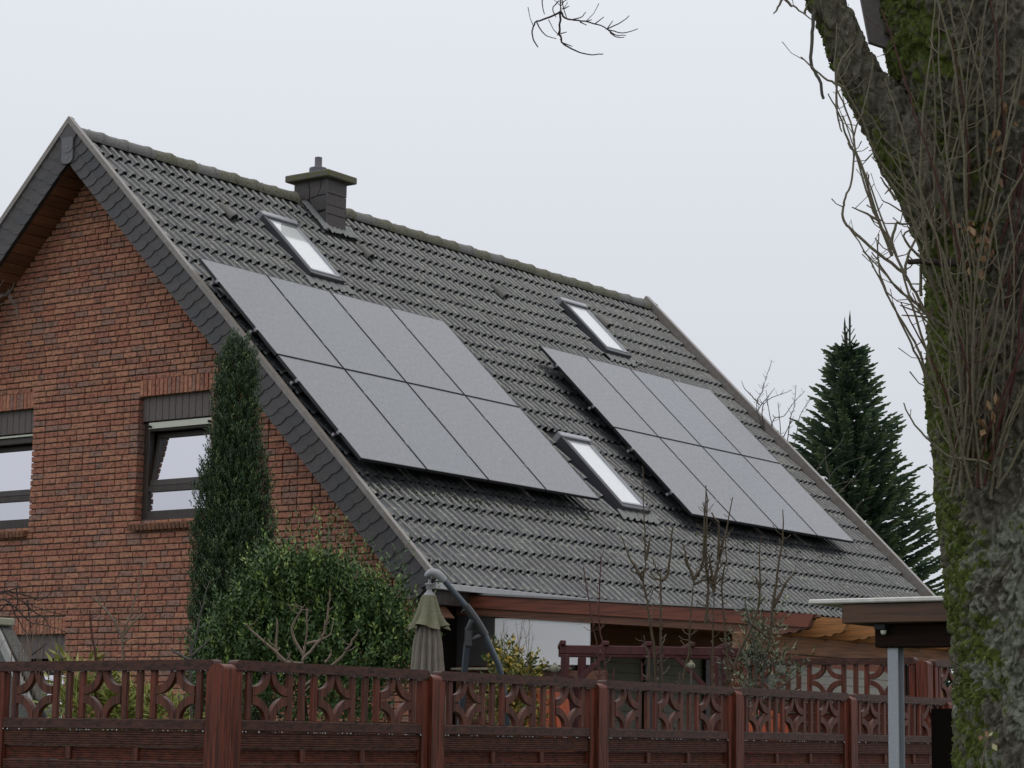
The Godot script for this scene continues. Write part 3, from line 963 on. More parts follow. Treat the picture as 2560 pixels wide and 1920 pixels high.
# ---------------------------------------------------------------- parasol
func build_parasol():
	var base := Vector3(Vector3(-10.4972, 1.4431, -13.6781).x, 0, Vector3(-10.4972, 1.4431, -13.6781).z)
	var o := thing("cantilever_parasol", "closed olive-beige cantilever parasol hanging from a curved grey arm", "parasol", Vector3(Vector3(-10.1343, 1.4501, -14.1859).x, 0, Vector3(-10.1343, 1.4501, -14.1859).z))
	# folded cloth: a fluted shape, radius from folds
	var top := Vector3(-10.4133, 2.6569, -13.5039)
	var fold := func(mb: MB, ys: Array, rs: Array, amps: Array, lobes: int, ph: float, sway: float):
		var sides := 72
		var b0 := mb.v.size()
		var m := ys.size()
		var P := []
		for k in m:
			var ring := []
			for s in sides:
				var w := TAU * s / sides
				var fl := cos(lobes * w + ph + sin(w * 2.0 + k * 0.3) * 0.5)
				var rr: float = rs[k] * (1.0 + amps[k] * (absf(fl) * 1.5 - 0.75 + 0.22 * sin(3.0 * w + k)))
				ring.append(Vector3(top.x + cos(w) * rr + sway * k, ys[k] + amps[k] * 0.05 * fl * float(k == m - 1), top.z + sin(w) * rr))
			P.append(ring)
		for k in m:
			for s in sides:
				var t1: Vector3 = P[k][(s + 1) % sides] - P[k][(s + sides - 1) % sides]
				var t2: Vector3 = P[mini(k + 1, m - 1)][s] - P[maxi(k - 1, 0)][s]
				mb.vert(P[k][s], t1.cross(t2).normalized() * (1.0 if t1.cross(t2).dot(P[k][s] - Vector3(top.x, P[k][s].y, top.z)) > 0 else -1.0))
		for k in m - 1:
			for s in sides:
				var p0 := b0 + k * sides + s; var p1 := b0 + k * sides + (s + 1) % sides
				mb.tri_i(p0, p1, p1 + sides); mb.tri_i(p0, p1 + sides, p0 + sides)
	var mb := MB.new()
	fold.call(mb, [top.y - 0.22, top.y - 0.35, top.y - 0.6, top.y - 0.85, top.y - 1.1, top.y - 1.3], [0.075, 0.088, 0.102, 0.11, 0.108, 0.085], [0.2, 0.34, 0.38, 0.36, 0.34, 0.3], 7, 0.3, 0.0)
	part("canopy", mb.mesh(), M.cloth_low, o)
	mb = MB.new()
	fold.call(mb, [top.y + 0.005, top.y - 0.05, top.y - 0.13, top.y - 0.19, top.y - 0.235], [0.05, 0.066, 0.085, 0.108, 0.132], [0.10, 0.14, 0.2, 0.3, 0.36], 4, 1.0, 0.0)
	part("vent_canopy", mb.mesh(), M.cloth_top, o)
	# hub and hanger
	mb = MB.new()
	mb.lathe(PackedVector2Array([Vector2(0.045, 0.0), Vector2(0.042, 0.008), Vector2(0.022, 0.028), Vector2(0.018, 0.045), Vector2(0.026, 0.05), Vector2(0.026, 0.075), Vector2(0.034, 0.078), Vector2(0.034, 0.088), Vector2(0.012, 0.092), Vector2(0.01, 0.12)]), 20, Transform3D(Basis(), top + Vector3(0, 0.005, 0)))
	part("hub", mb.mesh(), M.plastic_grey, o)
	# beak-like hood at the arm's end
	mb = MB.new()
	var hp := [-10.4262, 2.8016, -13.4667, -10.4129, 2.8166, -13.4734, -10.3875, 2.8289, -13.4892, -10.3587, 2.8235, -13.5109, -10.3335, 2.8032, -13.5328, -10.3093, 2.7712, -13.5564]
	mb.tube(smooth(pts(hp), 3), PackedFloat32Array([0.006, 0.012, 0.017, 0.021, 0.025, 0.028, 0.031, 0.033, 0.035, 0.035, 0.034, 0.033, 0.031, 0.029, 0.027, 0.025]), 14)
	part("arm_hood", mb.mesh(), M.plastic_clear, o)
	# curved arm, flat oval tube
	var ap := smooth(pts([-10.379, 2.7868, -13.6279, -10.3245, 2.7015, -13.6835, -10.2571, 2.5927, -13.7528, -10.2018, 2.4867, -13.8129, -10.1565, 2.3774, -13.8665, -10.1158, 2.2414, -13.9219, -10.084, 2.117, -13.9687, -10.0708, 1.912, -14.0178, -10.0713, 1.689, -14.0605, -10.0778, 1.4509, -14.1017, -10.1083, 1.0043, -14.1661, -10.1554, 0.4086, -14.2474]), 5)
	mb = MB.new()
	mb.tube(ap, taper(ap.size(), 0.021, 0.027), 12)
	part("arm", mb.mesh(), M.steel_blue, o)
	# dark sleeve that slides on the arm
	var sp := smooth(pts([-10.2571, 2.5927, -13.7528, -10.2018, 2.4867, -13.8129, -10.1565, 2.3774, -13.8665]), 5)
	mb = MB.new()
	mb.tube(sp, taper(sp.size(), 0.031, 0.033), 14)
	part("sleeve", mb.mesh(), M.plastic_dark, o)
	mb = MB.new()
	mb.cbox(Vector3(-0.028, -0.075, -0.03), Vector3(0.028, 0.07, 0.03), 0.008, Transform3D(Basis(Vector3(0, 1, 0), 0.62), Vector3(-10.2581, 2.3637, -13.7963)))
	mb.tube(pts([-10.2516, 2.4144, -13.7912, -10.2273, 2.4743, -13.797, -10.1962, 2.4957, -13.8152]), taper(3, 0.026, 0.03), 10)
	mb.tube(pts([-10.2428, 2.3402, -13.8118, -10.1918, 2.3649, -13.8436, -10.1516, 2.3775, -13.87]), taper(3, 0.018, 0.02), 10)
	part("bracket", mb.mesh(), M.plastic_dark, o)
	# strut from the ground
	mb = MB.new()
	mb.tube(pts([-10.2692, 2.3159, -13.7976, -10.3082, 2.0713, -13.8169, -10.3633, 1.6837, -13.8521, -10.4185, 1.296, -13.8874, -10.5285, 0.4018, -13.9813]), taper(5, 0.028, 0.028), 4)
	part("strut", mb.mesh(), M.steel_blue, o)
	# crank handle
	mb = MB.new()
	mb.tube(pts([-10.2292, 2.5631, -13.7162, -10.2468, 2.5568, -13.7048, -10.2554, 2.5419, -13.7016]), taper(3, 0.005, 0.005), 6)
	part("hook", mb.mesh(), M.plastic_dark, o)
	mb = MB.new()
	mb.cbox(Vector3(-0.5, 0.0, -0.5), Vector3(0.5, 0.08, 0.5), 0.02, Transform3D(Basis(), Vector3(Vector3(-10.3071, 1.447, -14.0627).x, 0, Vector3(-10.3071, 1.447, -14.0627).z)))
	part("foot", mb.mesh(), M.concrete, o)

# ---------------------------------------------------------------- carport
func build_carport():
	var z := -11.0
	var o := thing("carport", "open carport corner with white roof sheet, brown beams and galvanised steel post", "carport", Vector3(-5.43, 0, z))
	var mb := MB.new()
	mb.cbox(Vector3(-5.87, 2.352, z - 4.0), Vector3(-2.2, 2.378, z + 0.02), 0.006)
	part("roof_sheet", mb.mesh(), M.white_edge, o)
	mb = MB.new()
	mb.cbox(Vector3(-5.68, 2.245, z - 0.05), Vector3(-2.3, 2.350, z), 0.005)
	part("fascia_board", mb.mesh(), M.wood_carport, o)
	mb = MB.new()
	mb.cbox(Vector3(-5.68, 2.245, z - 3.9), Vector3(-5.63, 2.350, z - 0.052), 0.005)
	part("fascia_board", mb.mesh(), M.wood_carport, o)
	mb = MB.new()
	mb.cbox(Vector3(-5.525, 2.118, z - 0.20), Vector3(-2.3, 2.243, z - 0.08), 0.006)
	part("beam", mb.mesh(), M.wood_dark, o)
	for k in 4:
		mb = MB.new()
		mb.cbox(Vector3(-5.2 + k * 0.8, 2.246, z - 3.85), Vector3(-5.14 + k * 0.8, 2.350, z - 0.052), 0.004)
		part("rafter", mb.mesh(), M.wood_dark, o)
	# H-section steel post
	mb = MB.new()
	var px := -5.43
	mb.cbox(Vector3(px - 0.031, 0.0, z - 0.108), Vector3(px + 0.031, 2.117, z - 0.101), 0.002)
	mb.cbox(Vector3(px - 0.031, 0.0, z - 0.175), Vector3(px + 0.031, 2.117, z - 0.168), 0.002)
	mb.box(Vector3(px - 0.003, 0.0, z - 0.168), Vector3(px + 0.003, 2.117, z - 0.108))
	part("post", mb.mesh(), M.galvanised, o)
	# motion sensor under the fascia
	mb = MB.new()
	mb.lathe(PackedVector2Array([Vector2(0.001, -0.022), Vector2(0.012, -0.018), Vector2(0.016, -0.006), Vector2(0.016, 0.003)]), 14, Transform3D(Basis(), Vector3(-5.455, 2.205, z - 0.045)))
	var sn := part("sensor_dome", mb.mesh(), M.cream, o)
	mb = MB.new()
	mb.cbox(Vector3(-5.50, 2.208, z - 0.078), Vector3(-5.435, 2.2425, z - 0.02), 0.005)
	part("sensor_case", mb.mesh(), M.black, o)
	# boarded side wall under the roof
	for k in 9:
		mb = MB.new()
		mb.cbox(Vector3(-5.30 + k * 0.3, 0.0, z - 0.31), Vector3(-5.004 + k * 0.3, 1.80, z - 0.285), 0.004)
		part("wall_board", mb.mesh(), M.wood_black, o)
	mb = MB.new()
	mb.box(Vector3(-2.31, 0, z - 3.9), Vector3(-2.28, 2.35, z - 0.06))
	part("side_wall", mb.mesh(), M.wood_black, o)

# ---------------------------------------------------------------- terrace roof
func build_terrace():
	var o := thing("terrace_roof", "brown wooden terrace roof with scrolled rafter ends under the eaves", "terrace roof", Vector3(-12.2, 0, -21))
	var raf := func(z: float, th: float) -> MB:
		# along x, falling away from the house, scroll cut at the outer end
		var mb := MB.new()
		var yt := func(x: float): return 3.083 - (x + 14.134) * 0.068
		var po := PackedVector2Array([Vector2(-14.46, yt.call(-14.46)), Vector2(-14.46, yt.call(-14.46) - 0.205)])
		for q in [[-10.55, 0.205], [-10.50, 0.19], [-10.46, 0.175], [-10.43, 0.185], [-10.40, 0.18], [-10.37, 0.155], [-10.345, 0.148], [-10.32, 0.15], [-10.29, 0.14], [-10.262, 0.115], [-10.25, 0.085], [-10.24, 0.055], [-10.215, 0.035], [-10.185, 0.03], [-10.17, 0.02], [-10.17, 0.0]]:
			po.append(Vector2(q[0], yt.call(q[0]) - q[1]))
		po.reverse()
		mb.prism(po, z - th, z)
		return mb
	for k in 9: part("rafter", raf.call(-19.2 - k * 0.72, 0.08).mesh(), M.wood_rafter if k else M.wood_fascia_low, o)
	# fascia board on the outer rafter
	var mb := MB.new()
	var yt := func(x: float): return 3.083 - (x + 14.134) * 0.068
	mb.prism(PackedVector2Array([Vector2(-14.40, yt.call(-14.40) + 0.004), Vector2(-14.40, yt.call(-14.40) - 0.125), Vector2(-10.26, yt.call(-10.26) - 0.125), Vector2(-10.19, yt.call(-10.19) + 0.004)]), -19.198, -19.172)
	part("fascia_board", mb.mesh(), M.wood_fascia, o)
	# outer beam and posts
	mb = MB.new()
	mb.cbox(Vector3(-10.98, 2.48, -26.2), Vector3(-10.86, 2.655, -19.0), 0.006)
	part("beam", mb.mesh(), M.wood_beam, o)
	for z in [-19.35, -22.6, -25.9]:
		mb = MB.new()
		mb.cbox(Vector3(-10.98, 0, z - 0.06), Vector3(-10.86, 2.478, z + 0.06), 0.006)
		part("post", mb.mesh(), M.wood_dark, o)
	# corrugated dark sheet on top
	mb = MB.new()
	for k in 60:
		var z0 := -19.15 - k * 0.118; var z1 := z0 - 0.118
		for e in 2:
			var a: float = z0 if e == 0 else (z0 + z1) / 2
			var b: float = (z0 + z1) / 2 if e == 0 else z1
			var ha := 0.012 if e == 0 else 0.034
			var hb := 0.034 if e == 0 else 0.012
			mb.quad(Vector3(-14.45, yt.call(-14.45) + ha, a), Vector3(-10.62, yt.call(-10.62) + ha, a), Vector3(-10.62, yt.call(-10.62) + hb, b), Vector3(-14.45, yt.call(-14.45) + hb, b))
	part("roof_sheet", mb.mesh(), M.sheet_dark, o)
	# translucent side screens with fine vertical ribs
	for s in [[-14.46, -13.954, 2.89, 2.36, "screen_dark"], [-13.95, -12.76, 2.89, 2.36, "screen"]]:
		mb = MB.new()
		mb.cbox(Vector3(s[0], s[3], -19.235), Vector3(s[1], s[2] - (s[1] + 14.0) * 0.03, -19.22), 0.002)
		for k in 24:
			mb.box(Vector3(s[0] + 0.004, s[3] + 0.01 + k * 0.02, -19.2195), Vector3(s[1] - 0.004, s[3] + 0.012 + k * 0.02, -19.2175))
		part("screen", mb.mesh(), M[s[4]], o)
	mb = MB.new()
	mb.box(Vector3(-14.47, 0.0, -19.215), Vector3(-14.44, 2.96, -18.80))
	part("side_panel", mb.mesh(), M.wood_black, o)
	# ledge and boarding below the screens
	mb = MB.new()
	mb.cbox(Vector3(-14.45, 2.315, -19.26), Vector3(-13.0, 2.338, -19.12), 0.004)
	part("ledge", mb.mesh(), M.cream_dull, o)
	for k in 7:
		mb = MB.new()
		mb.cbox(Vector3(-14.45, 1.55 + k * 0.108, -19.25), Vector3(-12.55, 1.654 + k * 0.108, -19.222), 0.004)
		part("board", mb.mesh(), M.wood_fascia_low, o)
	mb = MB.new()
	mb.cbox(Vector3(-14.02, 2.20, -19.218), Vector3(-13.93, 2.27, -19.18), 0.006)
	part("socket_box", mb.mesh(), M.cream, o)

# ---------------------------------------------------------------- arbour
func build_arbour():
	var a := Vector3(-10.4848, 1.4461, -15.43)
	var o := thing("garden_arbour", "dark red wooden garden arbour with diagonal braces behind the fence", "arbour", Vector3(a.x, 0, a.z))
	var B := Basis(Vector3(0, 1, 0), 0.62)
	var X := Transform3D(B, Vector3(a.x, 0, a.z))
	var mb: MB
	var H := 2.36
	# local: x to the right, z to the viewer
	for q in [[0.0, 0.0], [1.22, 0.0], [0.16, -0.75], [1.38, -0.75]]:
		mb = MB.new()
		mb.cbox(Vector3(q[0] - 0.035, 0, q[1] - 0.035), Vector3(q[0] + 0.035, H - 0.06, q[1] + 0.035), 0.005, X)
		part("post", mb.mesh(), M.arbour, o)
	for q in [0.0, -0.75]:
		mb = MB.new()
		mb.cbox(Vector3(-0.04, H - 0.058, q - 0.03), Vector3(1.45, H + 0.012, q + 0.03), 0.005, X)
		part("beam", mb.mesh(), M.arbour, o)
	for x in [-0.02, 0.33, 0.68, 1.03, 1.32]:
		mb = MB.new()
		mb.cbox(Vector3(x - 0.025, H + 0.013, -0.90), Vector3(x + 0.025, H + 0.050, 0.07), 0.006, X)
		part("cross_beam", mb.mesh(), M.arbour, o)
	for s in [[0.035, 1.0], [1.185, -1.0]]:
		mb = MB.new()
		mb.cbox(Vector3(-0.02, -0.001, -0.02), Vector3(0.02, 0.40, 0.02), 0.004, X * Transform3D(Basis(Vector3(0, 0, 1), -0.78 * s[1]), Vector3(s[0], H - 0.35, 0)))
		part("brace", mb.mesh(), M.arbour, o)
	mb = MB.new()
	mb.cbox(Vector3(-0.02, -0.001, -0.02), Vector3(0.02, 0.40, 0.02), 0.004, X * Transform3D(Basis(Vector3(0, 1, 0), PI / 2) * Basis(Vector3(0, 0, 1), -0.78), Vector3(0.0, H - 0.35, -0.04)))
	part("brace", mb.mesh(), M.arbour, o)
	# slatted side
	for k in 6:
		mb = MB.new()
		mb.cbox(Vector3(0.04 + k * 0.022, 1.2, -0.13 - k * 0.11), Vector3(0.065 + k * 0.022, 2.08, -0.10 - k * 0.11), 0.003, X)
		part("side_slat", mb.mesh(), M.arbour, o)
	mb = MB.new()
	mb.cbox(Vector3(0.0, 2.085, -0.71), Vector3(0.05, 2.12, -0.036), 0.003, X * Transform3D(Basis(Vector3(0, 1, 0), -0.20), Vector3(0.02, 0, 0)))
	part("side_rail", mb.mesh(), M.arbour, o)

# ---------------------------------------------------------------- plants
func stems_part(o: Node3D, lines: Array, r0: float, r1: float, mat: Material, called := "stem", spurs := 0.0, sd := 1):
	var rng := RandomNumberGenerator.new(); rng.seed = sd
	for l in lines:
		var p := smooth(pts(l), 4)
		for k in range(1, p.size() - 1): p[k] += Vector3(rng.randfn(0, 0.2), rng.randfn(0, 0.2), rng.randfn(0, 0.3)) * minf(r0, 0.012)
		var mb := MB.new()
		mb.tube(p, taper(p.size(), r0, r1), 6)
		if spurs > 0.0:
			var length := 0.0
			for k in p.size() - 1: length += p[k].distance_to(p[k + 1])
			for s in int(length * spurs):
				var k := rng.randi() % (p.size() - 1)
				var a := p[k].lerp(p[k + 1], rng.randf())
				var d := Vector3(rng.randfn(), rng.randf_range(0.1, 1.0), rng.randfn()).normalized()
				var rr := lerpf(r0, r1, float(k) / p.size())
				var ln := rng.randf_range(0.02, 0.10)
				mb.tube(PackedVector3Array([a, a + d * ln * 0.6, a + d * ln + Vector3(0, ln * 0.25, 0)]), PackedFloat32Array([rr * 0.55, rr * 0.4, rr * 0.5]), 5)
		part(called, mb.mesh(), mat, o)

# leaves scattered in pairs along upright shoots over a set of lobes
func leafy(lobes: Array, shoots: int, per: int, l: float, w: float, cols: Array, sd: int, upness := 0.7, reach := 0.22) -> MB:
	var rng := RandomNumberGenerator.new(); rng.seed = sd
	var nz := noise(2.2, sd, 3)
	var mb := MB.new()
	var total := 0.0
	for b in lobes: total += b[3] * b[3]
	for k in shoots:
		var pick := rng.randf() * total
		var b: Array = lobes[0]
		for q in lobes:
			pick -= q[3] * q[3]
			if pick <= 0.0:
				b = q
				break
		var d := Vector3(rng.randfn(), rng.randfn(), rng.randfn()).normalized()
		if d.y < -0.5: d.y = -d.y
		var depth := 1.0 - 0.55 * pow(rng.randf(), 2.2)
		var rad: float = b[3] * (1.0 + 0.28 * nz.get_noise_3d(d.x * 1.3 + b[0], d.y * 1.3 + b[1], d.z * 1.3 + b[2]))
		var p := Vector3(b[0], b[1], b[2]) + d * rad * depth
		var g := (d * (1.0 - upness) + Vector3(rng.randfn(0, 0.25), upness, rng.randfn(0, 0.25))).normalized()
		var ln := reach * rng.randf_range(0.4, 1.15)
		var side := g.cross(Vector3(rng.randfn(), rng.randfn(), rng.randfn())).normalized()
		var tone := rng.randf()
		for j in per:
			var t := float(j + 1) / per
			var q := p + g * ln * t
			var out := side.rotated(g, j * 2.4) * (1.0 - 0.5 * t) + g * (0.35 + 0.6 * t)
			out = out.normalized()
			var c: Color = cols[0].lerp(cols[1], clampf(0.55 * tone + rng.randfn(0, 0.18), 0, 1))
			if t > 0.7 and tone > 0.72: c = c.lerp(cols[2], 0.75)
			mb.col = c
			mb.leaf(q, out, out.cross(g + Vector3(rng.randfn(0, 0.4), rng.randfn(0, 0.4), rng.randfn(0, 0.4))).normalized(), l * rng.randf_range(0.7, 1.2), w * rng.randf_range(0.8, 1.2))
	return mb

func build_yew():
	var prof := [[-15.4678, 5.5571, -16.7935, 0.0568], [-15.4769, 5.5249, -16.7932, 0.1217], [-15.4932, 5.4446, -16.797, 0.1622], [-15.4991, 5.2445, -16.8314, 0.1825], [-15.5279, 4.964, -16.8649, 0.2271], [-15.5532, 4.6435, -16.9086, 0.2514], [-15.582, 4.3629, -16.9422, 0.292], [-15.6111, 4.1624, -16.96, 0.3326], [-15.6319, 3.982, -16.9799, 0.3691], [-15.6392, 3.6818, -17.0327, 0.3731], [-15.6742, 3.2812, -17.0849, 0.3731], [-15.7252, 2.7202, -17.1567, 0.365], [-15.7695, 2.1594, -17.2332, 0.3244], [-15.8805, 0.7572, -17.4244, 0.1217]]
	var o := thing("yew_tree", "slim dark green columnar yew in front of the gable window", "tree", Vector3(prof[prof.size() - 1][0], 0, prof[prof.size() - 1][2]))
	var tr := MB.new()
	var c0 := Vector3(prof[9][0], 0, prof[9][2])
	tr.tube(PackedVector3Array([c0, c0 + Vector3(0, 2.5, 0), c0 + Vector3(0, 4.6, 0)]), PackedFloat32Array([0.11, 0.08, 0.03]), 10)
	part("trunk", tr.mesh(), M.bark_dark, o)
	# upright plumes, each a tapering column: x, z, top, radius
	var plumes := [[-15.4599, 5.5732, -16.796, 0.0973], [-15.5219, 5.5401, -16.758, 0.0892], [-15.4096, 5.5422, -16.8381, 0.0892], [-15.5823, 5.443, -16.7334, 0.0811], [-15.377, 5.4547, -16.8783, 0.0811], [-15.4832, 5.4448, -16.8041, 0.1784], [-15.4912, 5.3447, -16.8177, 0.1784], [-15.6275, 5.1222, -16.763, 0.0892], [-15.3702, 5.2068, -16.931, 0.0892], [-15.5742, 5.0031, -16.8241, 0.146], [-15.4571, 5.0253, -16.9038, 0.1541], [-15.6955, 4.7209, -16.7917, 0.1054], [-15.3919, 4.7664, -17.0006, 0.1054], [-15.5532, 4.6435, -16.9086, 0.2028], [-15.7672, 4.4396, -16.7947, 0.0811], [-15.3678, 4.4868, -17.0718, 0.0892], [-15.6745, 4.3613, -16.8762, 0.1866], [-15.4583, 4.3852, -17.0265, 0.1784], [-15.8588, 4.1979, -16.7756, 0.0892], [-15.357, 4.207, -17.1335, 0.0892], [-15.8303, 4.0584, -16.823, 0.1217], [-15.3925, 3.9663, -17.1546, 0.1136], [-15.5976, 4.0826, -16.9851, 0.2677], [-15.9169, 3.7968, -16.8114, 0.073], [-15.3686, 3.7268, -17.2179, 0.0892], [-15.7684, 3.7995, -16.9174, 0.1947], [-15.4877, 3.8046, -17.1175, 0.1866], [-15.8857, 3.3573, -16.9186, 0.1379], [-15.4401, 3.3654, -17.2365, 0.1379], [-15.6547, 3.3615, -17.0834, 0.292]]
	var rng := RandomNumberGenerator.new(); rng.seed = 8
	var nz := noise(1.0, 9, 3)
	var mb := MB.new()
	var share := 0.0
	for q in plumes: share += q[3] * minf(q[1] - 1.3, 2.4)
	for q in plumes:
		var n := int(13500.0 * q[3] * minf(q[1] - 1.3, 2.4) / share)
		for k in n:
			var down := pow(rng.randf(), 1.15) * minf(q[1] - 1.3, 2.4)
			var w := rng.randf() * TAU
			var shape: float = q[3] * smoothstep(-0.06, 0.22, down) * (0.92 + 0.25 * nz.get_noise_3d(cos(w) * 2.0 + q[0] * 9.0, down * 2.2, sin(w) * 2.0))
			var rad := shape * (1.0 - 0.5 * pow(rng.randf(), 1.5))
			var p := Vector3(q[0] + cos(w) * rad, q[1] - down, q[2] + sin(w) * rad)
			# a sprig: needles in a brush round a short upright shoot
			var g := Vector3(cos(w) * 0.45 + rng.randfn(0, 0.22), 1.0, sin(w) * 0.45 + rng.randfn(0, 0.22)).normalized()
			var s0 := g.cross(Vector3(0.3, 0.1, 0.9)).normalized()
			var ln := rng.randf_range(0.05, 0.12)
			var tone := rng.randf()
			for j in 12:
				var t := j / 11.0
				var out := (s0.rotated(g, j * 2.4 + tone * 6.0) * (1.0 - 0.55 * t) + g * (0.5 + 0.5 * t)).normalized()
				mb.col = Color(0.022, 0.050, 0.024).lerp(Color(0.085, 0.145, 0.055), clampf(tone * 0.8 + 0.25 * t + rng.randfn(0, 0.08), 0, 1))
				if tone > 0.8 and t > 0.6: mb.col = Color(0.15, 0.215, 0.08)
				if tone < 0.004: mb.col = Color(0.16, 0.10, 0.05)
				mb.leaf(p + g * ln * t, out, out.cross(g + Vector3(0.1, 0.2, 0.1)).normalized(), rng.randf_range(0.028, 0.046), rng.randf_range(0.010, 0.015))
	# a stray twig
	for k in 120:
		var t := rng.randf()
		var p := Vector3(-15.8225, 4.1986, -16.8015).lerp(Vector3(-15.8644, 4.3778, -16.7369), t)
		mb.leaf(p, Vector3(rng.randfn(-0.4, 0.5), rng.randfn(0.3, 0.5), rng.randfn(0, 0.5)).normalized(), Vector3(0.3, 0.2, 0.9), 0.045, 0.013)
	part("foliage", mb.mesh(), M.leafy, o)

func build_bush():
	var lobes := [[-13.6789, 2.2957, -14.9692, 0.2821], [-13.4832, 2.5949, -15.0516, 0.2751], [-13.2268, 2.7561, -15.2043, 0.2998], [-12.9883, 2.6909, -15.3879, 0.3174], [-12.7724, 2.5209, -15.5754, 0.3244], [-12.5654, 2.4203, -15.7432, 0.2328], [-13.3631, 2.3015, -15.1944, 0.4585], [-12.9148, 2.1704, -15.541, 0.529], [-13.7843, 2.0503, -14.941, 0.2821], [-12.5157, 2.1429, -15.8324, 0.2469], [-13.2239, 1.8866, -15.3743, 0.5995], [-13.3162, 2.8937, -15.1136, 0.1763], [-13.0601, 2.8705, -15.3017, 0.1587], [-12.6192, 2.6454, -15.6612, 0.1587]]
	var c := Vector3(lobes[7][0], 0, lobes[7][2])
	var o := thing("evergreen_bush", "round glossy green bush between the yew and the folded parasol", "bush", c)
	var tr := MB.new()
	for k in 5:
		var b: Array = lobes[k * 2]
		tr.tube(PackedVector3Array([c + Vector3(0.1 * k - 0.2, 0, 0.05 * k), Vector3((c.x + b[0]) / 2, 1.1, (c.z + b[2]) / 2), Vector3(b[0], b[1], b[2])]), PackedFloat32Array([0.035, 0.025, 0.01]), 6)
	part("stems", tr.mesh(), M.bark_dark, o)
	var cols := [Color(0.040, 0.088, 0.024), Color(0.105, 0.19, 0.05), Color(0.27, 0.37, 0.09)]
	var mb := leafy(lobes, 4300, 11, 0.050, 0.022, cols, 31, 0.62, 0.28)
	# long loose shoots standing out of the crown
	mb.add(leafy(lobes.slice(1, 6) + lobes.slice(11), 150, 20, 0.046, 0.020, [cols[0], cols[1], cols[2]], 33, 0.86, 0.62))
	part("foliage", mb.mesh(), M.leafy, o)

